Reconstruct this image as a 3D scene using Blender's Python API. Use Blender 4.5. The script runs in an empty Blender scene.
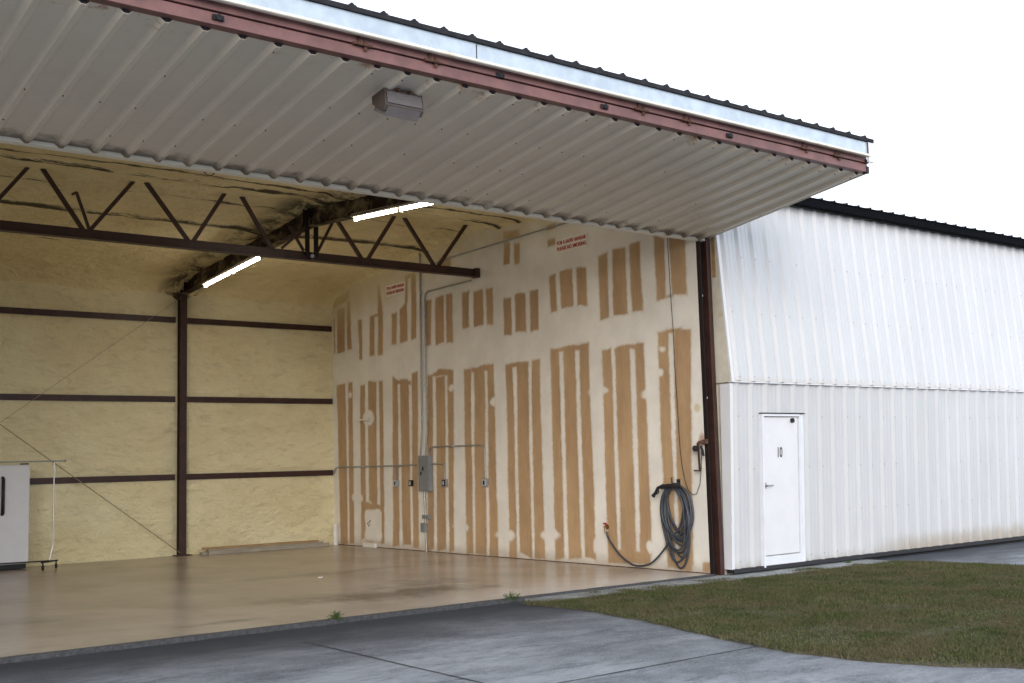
import bpy, math, random
import numpy as np
from mathutils import Vector, Matrix
random.seed(7); RNG = np.random.default_rng(7)
SC = bpy.context.scene
COL = SC.collection
R = math.radians

# ------------------------------------------------------------------ camera
def setup_camera():
    cd = bpy.data.cameras.new('camera'); co = bpy.data.objects.new('camera', cd); COL.objects.link(co)
    yaw, pitch, roll = 0.664, 0.1064, -0.0264
    fw = Vector((math.sin(yaw)*math.cos(pitch), math.cos(yaw)*math.cos(pitch), math.sin(pitch)))
    r0 = Vector((math.cos(yaw), -math.sin(yaw), 0)); u0 = r0.cross(fw)
    c, s = math.cos(roll), math.sin(roll)
    r = c*r0 + s*u0; u = -s*r0 + c*u0
    m = Matrix((r, u, -fw)).transposed().to_4x4(); m.translation = Vector((-11.5719, -10.577, 1.531))
    co.matrix_world = m
    cd.sensor_width = 36; cd.lens = 1143.86/1024*36; cd.clip_end = 3000; cd.clip_start = 0.05
    SC.camera = co
setup_camera()
SC.render.resolution_x = 1024; SC.render.resolution_y = 683

# ------------------------------------------------------------------ sky and sun (thin bright overcast, light from behind the camera)
SUN_EL, SUN_AZ = 15.0, 222.0          # azimuth clockwise from +Y
def setup_world():
    w = bpy.data.worlds.new('World'); SC.world = w; w.use_nodes = True
    nt = w.node_tree; nt.nodes.clear(); L = nt.links
    out = nt.nodes.new('ShaderNodeOutputWorld'); bg = nt.nodes.new('ShaderNodeBackground')
    sky = nt.nodes.new('ShaderNodeTexSky'); sky.sky_type = 'NISHITA'; sky.sun_disc = False
    sky.sun_elevation = R(SUN_EL); sky.sun_rotation = R(SUN_AZ)
    sky.dust_density = 4; sky.air_density = 1.2; sky.altitude = 10
    # high cloud veil: near-uniform white with a soft structure, mixed over the clear sky
    tc = nt.nodes.new('ShaderNodeTexCoord'); nz = nt.nodes.new('ShaderNodeTexNoise')
    nz.inputs['Scale'].default_value = 2.2; nz.inputs['Detail'].default_value = 4; nz.inputs['Roughness'].default_value = .5
    mp = nt.nodes.new('ShaderNodeMapping'); mp.inputs['Scale'].default_value = (1, 1, 3)
    L.new(tc.outputs['Generated'], mp.inputs['Vector']); L.new(mp.outputs[0], nz.inputs['Vector'])
    cr = nt.nodes.new('ShaderNodeMapRange'); cr.inputs[1].default_value = .3; cr.inputs[2].default_value = .75
    cr.inputs[3].default_value = 9.5; cr.inputs[4].default_value = 12.5
    L.new(nz.outputs['Fac'], cr.inputs[0])
    cloud = nt.nodes.new('ShaderNodeMix'); cloud.data_type = 'RGBA'; cloud.blend_type = 'MULTIPLY'; cloud.inputs[0].default_value = 1
    cloud.inputs[6].default_value = (.87, .94, 1.04, 1)
    # brighter toward the horizon, as a thin evening overcast is
    sz = nt.nodes.new('ShaderNodeSeparateXYZ'); L.new(tc.outputs['Generated'], sz.inputs[0])
    hz = nt.nodes.new('ShaderNodeMapRange'); hz.interpolation_type = 'SMOOTHSTEP'; hz.inputs[1].default_value = .05; hz.inputs[2].default_value = .8
    hz.inputs[3].default_value = 1.22; hz.inputs[4].default_value = .72; L.new(sz.outputs[2], hz.inputs[0])
    mm = nt.nodes.new('ShaderNodeMath'); mm.operation = 'MULTIPLY'; L.new(cr.outputs[0], mm.inputs[0]); L.new(hz.outputs[0], mm.inputs[1])
    L.new(mm.outputs[0], cloud.inputs[7])
    mx = nt.nodes.new('ShaderNodeMix'); mx.data_type = 'RGBA'; mx.inputs[0].default_value = .82
    L.new(sky.outputs[0], mx.inputs[6]); L.new(cloud.outputs[2], mx.inputs[7])
    L.new(mx.outputs[2], bg.inputs[0]); bg.inputs[1].default_value = 0.10
    L.new(bg.outputs[0], out.inputs[0])
    sd = bpy.data.lights.new('sun', 'SUN'); so = bpy.data.objects.new('sun', sd); COL.objects.link(so)
    sd.energy = .75; sd.angle = R(28); sd.color = (1, .99, .99)
    az, el = R(SUN_AZ), R(SUN_EL)
    d = Vector((math.sin(az)*math.cos(el), math.cos(az)*math.cos(el), math.sin(el)))   # towards the sun
    so.rotation_euler = (-d).to_track_quat('-Z', 'Y').to_euler(); so.location = d*60
setup_world()
vs = SC.view_settings; vs.view_transform = 'Standard'; vs.look = 'None'; vs.gamma = 1; vs.use_curve_mapping = False
vs.exposure = 0.97
SC.render.engine = 'CYCLES'
SC.cycles.max_bounces = 10; SC.cycles.diffuse_bounces = 7

# ------------------------------------------------------------------ node materials
class NT:
    def __init__(s, name):
        s.m = bpy.data.materials.new(name); s.m.use_nodes = True; s.t = s.m.node_tree; s.t.nodes.clear()
        s.out = s.n('ShaderNodeOutputMaterial'); s.b = s.n('ShaderNodeBsdfPrincipled'); s.l(s.b.outputs[0], s.out.inputs[0])
        s.tc = s.n('ShaderNodeTexCoord').outputs['Object']
        sp = s.n('ShaderNodeSeparateXYZ'); s.l(s.tc, sp.inputs[0]); s.xyz = sp.outputs
    def n(s, k): return s.t.nodes.new(k)
    def l(s, a, b): s.t.links.new(a, b)
    def setin(s, sock, v):
        if isinstance(v, (int, float)): sock.default_value = v
        elif isinstance(v, tuple): sock.default_value = v if len(v) == len(sock.default_value) else (*v, 1)
        else: s.l(v, sock)
    def noise(s, scale, detail=4, rough=.55, stretch=(1, 1, 1), dist=0, off=(0, 0, 0)):
        mp = s.n('ShaderNodeMapping'); mp.inputs['Scale'].default_value = stretch; mp.inputs['Location'].default_value = off; s.l(s.tc, mp.inputs[0])
        z = s.n('ShaderNodeTexNoise'); z.inputs['Scale'].default_value = scale; z.inputs['Detail'].default_value = detail
        z.inputs['Roughness'].default_value = rough; z.inputs['Distortion'].default_value = dist; s.l(mp.outputs[0], z.inputs['Vector'])
        return z.outputs['Fac']
    def math(s, op, a, b=0., c=None):
        m = s.n('ShaderNodeMath'); m.operation = op; s.setin(m.inputs[0], a); s.setin(m.inputs[1], b)
        if c is not None: s.setin(m.inputs[2], c)
        return m.outputs[0]
    def rng(s, v, a, b, lo=0., hi=1., smooth=True):
        m = s.n('ShaderNodeMapRange'); m.interpolation_type = 'SMOOTHSTEP' if smooth else 'LINEAR'
        s.setin(m.inputs[0], v)
        for i, x in enumerate((a, b, lo, hi)): m.inputs[i+1].default_value = x
        return m.outputs[0]
    def mix(s, f, a, b, mode='MIX'):
        m = s.n('ShaderNodeMix'); m.data_type = 'RGBA'; m.blend_type = mode; s.setin(m.inputs[0], f); s.setin(m.inputs[6], a); s.setin(m.inputs[7], b)
        return m.outputs[2]
    def bump(s, h, dist, strength=1.):
        b = s.n('ShaderNodeBump'); b.inputs['Strength'].default_value = strength; b.inputs['Distance'].default_value = dist
        s.l(h, b.inputs['Height']); s.l(b.outputs[0], s.b.inputs['Normal'])
    def fin(s, col, rough=.6, metal=0., spec=None):
        s.setin(s.b.inputs['Base Color'], col); s.setin(s.b.inputs['Roughness'], rough); s.setin(s.b.inputs['Metallic'], metal)
        if spec is not None: s.b.inputs['Specular IOR Level'].default_value = spec
        return s.m

def plain(name, col, rough=.55, metal=0., var=.18, scale=9, bump=0., dirt=None, stretch=(1, 1, 1), spec=None):
    t = NT(name); dk = tuple(c*(1-var) for c in col); lt = tuple(min(1, c*(1+var*.6)) for c in col)
    f = t.rng(t.noise(scale, 5, .6, stretch), .3, .7)
    c = t.mix(f, dk, lt)
    if dirt: c = t.mix(t.rng(t.noise(scale*.6, 6, .7, stretch, off=(3, 7, 1)), .56, .75, 0, .7), c, dirt)
    if bump: t.bump(t.noise(scale*6, 3), bump)
    return t.fin(c, rough, metal, spec)

MAT = {}
MAT['steel'] = plain('red_oxide_steel', (.046, .017, .012), .5, 0, .3, 6, .001, (.06, .03, .022))
MAT['steel_dark'] = plain('dark_and_shaded_steel', (.015, .008, .008), .6, 0, .3, 6, spec=.3)
MAT['pink'] = plain('faded_red_primer', (.195, .088, .082), .5, 0, .22, 5, 0, (.12, .06, .05))
MAT['rust'] = plain('rusty_iron', (.10, .045, .028), .8, 0, .5, 30, .002)
MAT['black'] = plain('black_rubber', (.012, .012, .015), .6, 0, .2)
MAT['dark_trim'] = plain('dark_weathered_trim', (.030, .030, .035), .8, 0, .3, 12, spec=.15)
MAT['black_trim'] = plain('black_gutter_metal', (.006, .007, .009), .9, 0, .25, 12, spec=.03)
MAT['galv'] = plain('galvanised_sheet', (.50, .57, .65), .4, .3, .14, 5, 0, (.38, .44, .50))
MAT['cream'] = plain('cream_trim_metal', (.82, .78, .68), .5, 0, .08, 5, 0, (.55, .42, .28))
MAT['white'] = plain('white_painted_metal', (.69, .695, .72), .38, 0, .03, 4)
MAT['whitefr'] = plain('white_frame_metal', (.70, .72, .76), .4, 0, .05, 4)
MAT['beige'] = plain('beige_jamb_metal', (.62, .58, .49), .5, 0, .1, 4, 0, (.5, .36, .2))
MAT['conduit'] = plain('grey_conduit_metal', (.36, .36, .35), .4, .5, .15, 20)
MAT['panelgrey'] = plain('grey_enamel', (.20, .215, .22), .5, 0, .1, 6)
MAT['chrome'] = plain('brushed_steel', (.6, .6, .6), .25, .9, .05)
MAT['brass'] = plain('old_brass', (.30, .17, .08), .4, .8, .2)
MAT['orange'] = plain('orange_rust_stain', (.42, .25, .10), .7, 0, .3, 6, 0, (.6, .5, .35))
MAT['cable'] = plain('sprayed_cable', (.33, .26, .15), .8, 0, .3, 8)
MAT['wood'] = plain('raw_pine', (.40, .25, .12), .75, 0, .25, 4, .001, None, (1, 14, 14))
MAT['woodgrey'] = plain('grey_board', (.34, .31, .25), .75, 0, .2, 4, .001, None, (1, 14, 14))
MAT['hose'] = plain('grey_rubber_hose', (.044, .050, .064), .45, 0, .25, 12)
MAT['pvc'] = plain('white_pvc', (.72, .70, .65), .4, 0, .06)
MAT['red'] = plain('red_paint', (.42, .02, .02), .5)
MAT['signwhite'] = plain('sign_board_white', (.80, .74, .64), .55, 0, .05)
MAT['lamphousing'] = plain('bronze_lamp_housing', (.085, .065, .055), .5, 0, .2, 10)
MAT['paper'] = plain('paper', (.7, .68, .62), .8)

def mat_lens():
    t = NT('prismatic_lens'); h = t.noise(60, 1, .5, (1, .2, 1)); t.bump(h, .004)
    t.b.inputs['Coat Weight'].default_value = .4
    return t.fin(t.mix(t.noise(5), (.12, .105, .105), (.20, .18, .185)), .3)
MAT['lens'] = mat_lens()

def mat_tube():
    t = NT('lit_fluorescent_tube'); t.setin(t.b.inputs['Emission Color'], (1, .93, .82)); t.b.inputs['Emission Strength'].default_value = 20
    return t.fin((.9, .9, .9), .4)
MAT['tube'] = mat_tube()

# sheeting: v (0..1 up the panel) comes from the UV map; grime gathers at the lower edge of each sheet
def mat_sheet(name, col, grime_col, grime, edge, rust=0.0, spot=.25, splash=False):
    t = NT(name)
    uv = t.n('ShaderNodeUVMap').outputs[0]; sp = t.n('ShaderNodeSeparateXYZ'); t.l(uv, sp.inputs[0]); u, v = sp.outputs[0], sp.outputs[1]
    c = t.mix(t.rng(t.noise(1.1, 5, .6, (1, 1, .5)), .3, .72), tuple(x*.93 for x in col), col)
    c = t.mix(t.rng(t.noise(9, 6, .7, (1, 1, .12)), .5, .75, 0, spot), c, tuple(x*.72 for x in col))       # faint streaks down the ribs
    e = t.math('ADD', v, t.math('MULTIPLY', t.math('SUBTRACT', t.noise(7, 5, .65), .5), edge*1.6))
    if splash:                                                  # mud splash along the far foot of the wall
        e2 = t.math('ADD', v, t.math('MULTIPLY', t.math('SUBTRACT', t.noise(5, 6, .7, (1, 1, .5)), .5), .10))
        c = t.mix(t.math('MULTIPLY', t.rng(e2, .05, .13, .62, 0), t.rng(u, 3.0, 4.6)), c, (.33, .27, .20))
    c = t.mix(t.rng(e, 0., edge, grime, 0.), c, grime_col)
    if rust:
        f = t.math('MULTIPLY', t.rng(t.noise(5.2, 5, .7), .56, .68, 0, 1), t.rng(v, .90, 1.0, 0, rust))
        c = t.mix(f, c, (.36, .17, .08))
    t.bump(t.noise(2.2, 2), .004)
    return t.fin(c, .42)
MAT['soffit'] = mat_sheet('weathered_door_sheet', (.765, .69, .585), (.13, .10, .07), .95, .085, .8)
MAT['sheet_hi'] = mat_sheet('white_door_sheet', (.58, .59, .615), (.45, .40, .33), .35, .03)
MAT['sheet_lo'] = mat_sheet('cream_white_door_sheet', (.545, .555, .572), (.30, .25, .19), .5, .07, 0, .3, True)
MAT['roof'] = plain('grey_roof_sheet', (.13, .135, .145), .45, .2, .2, 3)

def mat_foam(name, smear_lines=None):
    t = NT(name)
    n1 = t.noise(.9, 5, .6, (.7, 1, 1)); n2 = t.noise(6, 6, .65, (.5, 1, 1.3)); n3 = t.noise(28, 4, .6)
    c = t.mix(t.rng(n1, .3, .7), (.77, .68, .42), (.87, .80, .53))
    c = t.mix(t.rng(n2, .52, .78, 0, .5), c, (.52, .43, .26))
    c = t.mix(t.rng(n2, .22, .42, .45, 0), c, (.74, .67, .47))
    if smear_lines is not None:
        x, y, z = t.xyz[0], t.xyz[1], t.xyz[2]
        brk = t.noise(1.1, 7, .8, (.5, 4, 1), .8); wob = t.math('MULTIPLY', t.math('SUBTRACT', t.noise(2.2, 6, .8), .5), .26)
        tot = None
        for y0, w, thr in smear_lines:
            d = t.math('ABSOLUTE', t.math('SUBTRACT', t.math('ADD', y, wob), y0))
            m = t.math('MULTIPLY', t.rng(d, w*.3, w, 1, 0), t.rng(brk, thr, thr+.05))
            tot = m if tot is None else t.math('MAXIMUM', tot, m)
        dx = t.math('ABSOLUTE', t.math('ADD', x, 3.24))
        m = t.math('MULTIPLY', t.rng(dx, .12, .62, 1, 0), t.rng(t.noise(2.2, 6, .75, (1, .5, 1), .5), .44, .60))
        tot = t.math('MAXIMUM', tot, m)
        c = t.mix(t.math('MULTIPLY', tot, .92), c, (.030, .021, .016))
    rp = t.noise(4.2, 5, .6, (.8, 1, 1.5), .8)
    h = t.math('ADD', t.math('MULTIPLY', n2, .6), t.math('ADD', t.math('MULTIPLY', n3, .12), t.math('MULTIPLY', rp, .9)))
    t.bump(h, .085, 1.)
    if smear_lines is not None: c = t.mix(1., c, (.97, .91, .80), 'MULTIPLY')
    return t.fin(c, .75, 0, .25)
def mat_rafter():
    t = NT('oversprayed_dark_steel')
    f = t.rng(t.noise(1.8, 7, .75, (1, 1, 1.6), .4), .46, .62, 0, .75)
    return t.fin(t.mix(f, (.020, .010, .009), (.30, .24, .14)), .7, 0, .3)
MAT['rafter'] = mat_rafter()
MAT['foam'] = mat_foam('spray_foam')
MAT['foam_ceiling'] = mat_foam('spray_foam_ceiling', [(3.12, .09, .34), (3.92, .08, .41), (4.45, .14, .46), (6.65, .13, .42), (8.3, .07, .54), (1.6, .09, .42), (2.3, .05, .5), (5.5, .10, .52)])

def mat_drywall():
    t = NT('drywall_paper_and_joint_compound')
    at = t.n('ShaderNodeAttribute'); at.attribute_name = 'bare'; sd = at.outputs['Fac']      # signed distance to the bare paper, metres
    w1 = t.math('MULTIPLY', t.math('SUBTRACT', t.noise(5.5, 4, .6), .5), .034); w2 = t.math('MULTIPLY', t.math('SUBTRACT', t.noise(26, 3, .6, (1, 1, .35)), .5), .030)
    d = t.math('ADD', sd, t.math('ADD', w1, w2))
    bare = t.rng(d, -.016, .024)
    feather = t.rng(d, -.05, .02)
    paper = t.mix(t.rng(t.noise(2.2, 6, .7, (1, 1, .4)), .3, .72), (.375, .24, .13), (.485, .325, .18))
    paper = t.mix(t.rng(t.noise(40, 3, .7, (1, 1, .06)), .45, .8, 0, .35), paper, (.58, .42, .28))
    comp = t.mix(t.rng(t.noise(1.6, 5, .6), .3, .7), (.70, .66, .60), (.80, .765, .70))
    comp = t.mix(t.rng(t.noise(12, 5, .7, (1, 1, .3)), .55, .8, 0, .35), comp, (.64, .575, .49))
    thin = t.mix(t.math('MULTIPLY', feather, t.rng(t.noise(14, 5, .7), .35, .65, .05, .55)), comp, paper)
    c = t.mix(bare, thin, paper)
    z = t.xyz[2]; y = t.xyz[1]
    zz = t.math('ADD', z, t.math('MULTIPLY', t.math('MAXIMUM', t.math('SUBTRACT', y, 5.), 0.), .14))
    ov = t.rng(t.math('ADD', zz, t.math('MULTIPLY', t.noise(3, 4), .7)), 5.2, 6.05)            # yellow foam overspray under the roof
    c = t.mix(t.math('MULTIPLY', ov, .8), c, (.55, .45, .24))
    dirt = t.math('MULTIPLY', t.rng(t.math('ADD', z, t.math('MULTIPLY', t.noise(4, 5, .7), .22)), .10, .34, 1, 0), .5)
    c = t.mix(dirt, c, (.26, .19, .12))
    a_, b_ = t.math('SUBTRACT', y, .08), t.math('SUBTRACT', z, 1.78); dr = t.math('SQRT', t.math('ADD', t.math('MULTIPLY', a_, a_), t.math('MULTIPLY', b_, b_)))
    dr = t.math('ADD', dr, t.math('MULTIPLY', t.math('SUBTRACT', t.noise(14, 5, .7), .5), .16))
    c = t.mix(t.rng(dr, .04, .12, .7, 0), c, (.33, .15, .06))
    # small yellow stain by the door post
    a_, b_ = t.math('SUBTRACT', y, .16), t.math('SUBTRACT', z, 2.22); ds = t.math('SQRT', t.math('ADD', t.math('MULTIPLY', a_, a_), t.math('MULTIPLY', b_, b_)))
    c = t.mix(t.rng(ds, .03, .08, .55, 0), c, (.50, .38, .12))
    t.bump(t.math('SUBTRACT', t.math('MULTIPLY', t.noise(18, 3), .25), bare), .004, .6)
    return t.fin(c, .7, 0, .3)
MAT['drywall'] = mat_drywall()

def mat_floor():
    t = NT('tan_coated_concrete'); x, y = t.xyz[0], t.xyz[1]
    c = t.mix(t.rng(t.noise(.7, 3, .5), .3, .72), (.375, .315, .255), (.46, .395, .33))
    c = t.mix(t.rng(t.noise(1.3, 4, .5, (1, .6, 1)), .45, .8, 0, .45), c, (.26, .205, .145))
    for cx, cy, rx, ry, k in ((-3.9, 1.45, 1.5, .55, .85), (-3.1, 2.3, .8, .5, .5), (-4.9, 1.9, .9, .4, .4), (-6.6, .65, .5, .14, .6), (-3.3, 4.6, 1.6, .35, .3), (-8, 2.5, .8, .4, .3)):
        ux = t.math('DIVIDE', t.math('SUBTRACT', x, cx), rx); uy = t.math('DIVIDE', t.math('SUBTRACT', y, cy), ry)
        d = t.math('ADD', t.math('MULTIPLY', ux, ux), t.math('MULTIPLY', uy, uy))
        d = t.math('ADD', d, t.math('MULTIPLY', t.math('SUBTRACT', t.noise(2.2, 4, .6, off=(cx, cy, 0)), .5), 3.2))
        c = t.mix(t.rng(d, -.4, 1.3, k, 0), c, (.07, .058, .05))
    c = t.mix(t.rng(t.noise(7, 5, .7, (.5, 1.3, 1)), .45, .75, 0, .28), c, (.25, .205, .165))
    c = t.mix(t.rng(t.noise(30, 2, .5, (.6, 1.2, 1)), .74, .78, 0, .6), c, (.10, .07, .05))
    e = t.math('ADD', y, t.math('MULTIPLY', t.noise(5, 6, .7), .35))
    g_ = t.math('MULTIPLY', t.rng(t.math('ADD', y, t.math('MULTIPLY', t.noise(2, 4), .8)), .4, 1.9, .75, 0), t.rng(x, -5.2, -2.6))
    c = t.mix(g_, c, (.60, .57, .53))  # reflected sheen on the floor near the opening, painted as paler grey
    c = t.mix(t.rng(e, .10, .26, .75, 0), c, (.16, .125, .10))                                   # worn, dirty edge at the threshold
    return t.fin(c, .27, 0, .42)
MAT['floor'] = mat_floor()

def mat_apron():
    t = NT('weathered_apron_concrete'); x, y = t.xyz[0], t.xyz[1]
    c = t.mix(t.rng(t.noise(.55, 7, .68, (.8, 1.5, 1), .3), .34, .68), (.10, .108, .122), (.33, .347, .375))
    c = t.mix(t.rng(t.noise(2.3, 7, .75, (.7, 1.6, 1), .4), .48, .68, 0, .75), c, (.055, .062, .076))
    c = t.mix(t.rng(t.noise(3.1, 7, .75, (1, 1.4, 1), .2, (5, 2, 0)), .55, .75, 0, .5), c, (.40, .425, .46))
    c = t.mix(t.rng(t.noise(16, 6, .85, (.5, 1.4, 1)), .44, .68, 0, .6), c, (.12, .13, .15))
    c = t.mix(t.rng(t.noise(60, 4, .8), .45, .7, 0, .6), c, (.36, .385, .42))
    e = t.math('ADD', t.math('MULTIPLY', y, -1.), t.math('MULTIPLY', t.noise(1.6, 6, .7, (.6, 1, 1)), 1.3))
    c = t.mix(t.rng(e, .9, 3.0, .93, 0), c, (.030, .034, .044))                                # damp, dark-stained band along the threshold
    t.bump(t.math('ADD', t.noise(70, 3), t.noise(4, 3)), .004, .7)
    return t.fin(c, .82, 0, .3)
MAT['apron'] = mat_apron()
MAT['joint'] = plain('tar_filled_joint', (.055, .056, .06), .9, 0, .4, 30)

def mat_strip():
    t = NT('rough_strip_concrete')
    c = t.mix(t.rng(t.noise(2.5, 7, .75), .35, .68), (.16, .165, .165), (.34, .35, .355))
    c = t.mix(t.rng(t.noise(9, 6, .75), .54, .68, 0, .85), c, (.10, .095, .07))
    t.bump(t.noise(25, 5), .01, .8)
    return t.fin(c, .9)
MAT['strip'] = mat_strip()

def mat_soil():
    t = NT('turf_soil')
    c = t.mix(t.rng(t.noise(3, 7, .7), .35, .65), (.060, .052, .034), (.115, .10, .066))
    t.bump(t.noise(30, 4), .02)
    return t.fin(c, .95)
MAT['soil'] = mat_soil()

def mat_grass():
    t = NT('grass_blades')
    at = t.n('ShaderNodeAttribute'); at.attribute_name = 'tint'
    f = at.outputs['Fac']
    c = t.mix(t.rng(f, 0, .55), (.030, .046, .014), (.090, .102, .036)); c = t.mix(t.rng(f, .6, 1), c, (.21, .17, .10))
    big = t.rng(t.noise(1.3, 6, .75), .44, .58, 0, .8)
    c = t.mix(big, c, (.115, .096, .052)); c = t.mix(t.rng(t.noise(2.4, 5, .7, off=(4, 1, 0)), .54, .66, 0, .6), c, (.045, .066, .018))
    return t.fin(c, .75, 0, .15)
MAT['grass'] = mat_grass()
MAT['leaf'] = plain('weed_leaf', (.065, .12, .025), .6, 0, .4, 40)

# ------------------------------------------------------------------ mesh helpers
def newobj(name, me, parent=None):
    o = bpy.data.objects.new(name, me); COL.objects.link(o)
    if parent is not None: o.parent = parent
    return o
def tag(o, label=None, cat=None, group=None, kind=None):
    if label: o['label'] = label
    if cat: o['category'] = cat
    if group: o['group'] = group
    if kind: o['kind'] = kind
    return o
def empty(name, label, cat, loc=(0, 0, 0), group=None, rz=0):
    o = newobj(name, None); o.location = loc; o.rotation_euler.z = rz; o.empty_display_size = .2
    return tag(o, label, cat, group)

class MB:
    def __init__(s): s.v = []; s.f = []; s.mi = []; s.sm = []; s.uv = {}
    def add(s, vs_, fs, mi=0, smooth=False):
        b = len(s.v); s.v += [tuple(map(float, p)) for p in vs_]
        for f in fs: s.f.append(tuple(i+b for i in f)); s.mi.append(mi); s.sm.append(smooth)
    def box(s, x0, x1, y0, y1, z0, z1, mi=0):
        s.hexa([(x0, y0, z0), (x1, y0, z0), (x1, y1, z0), (x0, y1, z0), (x0, y0, z1), (x1, y0, z1), (x1, y1, z1), (x0, y1, z1)], mi)
    def hexa(s, p, mi=0): s.add(p, [(3, 2, 1, 0), (4, 5, 6, 7), (0, 1, 5, 4), (1, 2, 6, 5), (2, 3, 7, 6), (3, 0, 4, 7)], mi)
    def bar(s, a, b, w, h, up=(0, 0, 1), mi=0):           # rectangular bar from a to b, h along up
        a, b = Vector(a), Vector(b); d = (b-a).normalized(); u = Vector(up); sd = d.cross(u).normalized(); u = sd.cross(d).normalized()
        P = []
        for q in (a, b):
            for i, j in ((-1, -1), (1, -1), (1, 1), (-1, 1)): P.append(q + sd*(i*w/2) + u*(j*h/2))
        s.add(P, [(0, 3, 2, 1), (4, 5, 6, 7), (0, 1, 5, 4), (1, 2, 6, 5), (2, 3, 7, 6), (3, 0, 4, 7)], mi)
    def tube(s, pts, r, n=8, mi=0, cap=True):
        pts = [Vector(p) for p in pts]; N = len(pts); rs = r if isinstance(r, (list, tuple)) else [r]*N
        t0 = (pts[1]-pts[0]).normalized(); nrm = t0.orthogonal().normalized(); V = []
        for i, p in enumerate(pts):
            t = (pts[min(i+1, N-1)] - pts[max(i-1, 0)]).normalized(); nrm = (nrm - t*nrm.dot(t)).normalized(); bi = t.cross(nrm)
            for k in range(n): a = 2*math.pi*k/n; V.append(p + (nrm*math.cos(a) + bi*math.sin(a))*rs[i])
        F = [(i*n+k, i*n+(k+1) % n, (i+1)*n+(k+1) % n, (i+1)*n+k) for i in range(N-1) for k in range(n)]
        s.add(V, F, mi, True)
        if cap: s.add([V[k] for k in range(n)], [tuple(reversed(range(n)))], mi); s.add(V[-n:], [tuple(range(n))], mi)
    def cyl(s, a, b, r, n=14, mi=0): s.tube([a, b], r, n, mi)
    def prism(s, poly, z0, z1, mi=0):
        n = len(poly); V = [(x, y, z0) for x, y in poly] + [(x, y, z1) for x, y in poly]
        s.add(V, [tuple(reversed(range(n))), tuple(range(n, 2*n))] + [(i, (i+1) % n, n+(i+1) % n, n+i) for i in range(n)], mi)
    def build(s, name, mats, parent=None, bevel=0.):
        me = bpy.data.meshes.new(name); me.from_pydata(s.v, [], s.f)
        for m in (mats if isinstance(mats, (list, tuple)) else [mats]): me.materials.append(MAT[m] if isinstance(m, str) else m)
        me.polygons.foreach_set('material_index', s.mi); me.polygons.foreach_set('use_smooth', s.sm)
        if s.uv:
            ul = me.uv_layers.new(name='UVMap'); li = np.zeros(len(me.loops), dtype=np.int32); me.loops.foreach_get('vertex_index', li)
            a = np.zeros((len(s.v), 2), np.float32)
            for k, w in s.uv.items(): a[k] = w
            ul.data.foreach_set('uv', a[li].ravel())
        me.update(); o = newobj(name, me, parent)
        if bevel:
            b = o.modifiers.new('bevel', 'BEVEL'); b.width = bevel; b.segments = 2; b.limit_method = 'ANGLE'
        return o

def vnoise(x, y, seed=0):                    # smooth value noise on numpy arrays, -1..1
    r = np.random.default_rng(seed); T = r.uniform(-1, 1, (256, 256))
    xi = np.floor(x).astype(int); yi = np.floor(y).astype(int); fx = x-xi; fy = y-yi
    fx = fx*fx*(3-2*fx); fy = fy*fy*(3-2*fy)
    g = lambda a, b: T[a % 256, b % 256]
    return (g(xi, yi)*(1-fx)+g(xi+1, yi)*fx)*(1-fy) + (g(xi, yi+1)*(1-fx)+g(xi+1, yi+1)*fx)*fy
def fbm(x, y, oc=4, seed=0):
    s = 0; a = 1; t = 0
    for i in range(oc): s = s + a*vnoise(x*2**i, y*2**i, seed+i); t += a; a *= .5
    return s/t

def grid_mesh(name, mats, parent, P, flip=False, smooth=True):     # P: (nu, nv, 3)
    nu, nv = P.shape[:2]; me = bpy.data.meshes.new(name)
    i = np.arange(nu*nv).reshape(nu, nv); F = np.stack([i[:-1, :-1], i[1:, :-1], i[1:, 1:], i[:-1, 1:]], -1).reshape(-1, 4)
    if flip: F = F[:, ::-1]
    me.vertices.add(nu*nv); me.vertices.foreach_set('co', P.reshape(-1).astype(np.float32))
    me.loops.add(F.size); me.loops.foreach_set('vertex_index', F.reshape(-1).astype(np.int32))
    me.polygons.add(len(F)); me.polygons.foreach_set('loop_start', (np.arange(len(F))*4).astype(np.int32))
    me.polygons.foreach_set('use_smooth', np.full(len(F), smooth)); me.update(calc_edges=True); me.validate()
    me.materials.append(MAT[mats]); return newobj(name, me, parent)

def ribbed(x0, x1, rib0, pitch, base_w=.075, top_w=.026, h=.03, minor=True):
    """profile of a ribbed sheet: list of (u, height)"""
    k = math.floor((x0-rib0)/pitch)-1; pts = [(x0, 0.)]; x = rib0+k*pitch
    while x < x1+pitch:
        q = [(x-base_w/2, 0), (x-top_w/2, h), (x+top_w/2, h), (x+base_w/2, 0)]
        if minor:
            for m in (.35, .65): mx = x+pitch*m; q += [(mx-.016, 0), (mx-.008, .0045), (mx+.008, .0045), (mx+.016, 0)]
        pts += [p for p in q if x0 < p[0] < x1]; x += pitch
    return pts+[(x1, 0.)]
def sheet(mb, prof, A, B, N, thick=.004, mi=0):
    """extrude a profile running along X; A -> B are (y, z) ends of the sheet (v = 0 at A), N the (y, z) outward normal"""
    n = len(prof); V = []; base = len(mb.v)
    for e, v in ((A, 0.), (B, 1.)):
        for off in (0, -thick):
            for x, h in prof: V.append((x, e[0]+N[0]*(h+off), e[1]+N[1]*(h+off)))
    o0, i0, o1, i1 = 0, n, 2*n, 3*n; F = []
    for k in range(n-1):
        F += [(o0+k, o0+k+1, o1+k+1, o1+k), (i0+k, i1+k, i1+k+1, i0+k+1), (o0+k, i0+k, i0+k+1, o0+k+1), (o1+k, o1+k+1, i1+k+1, i1+k)]
    mb.add(V, F, mi)
    for k in range(4*n): mb.uv[base+k] = (prof[k % n][0], 0. if k < 2*n else 1.)
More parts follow.
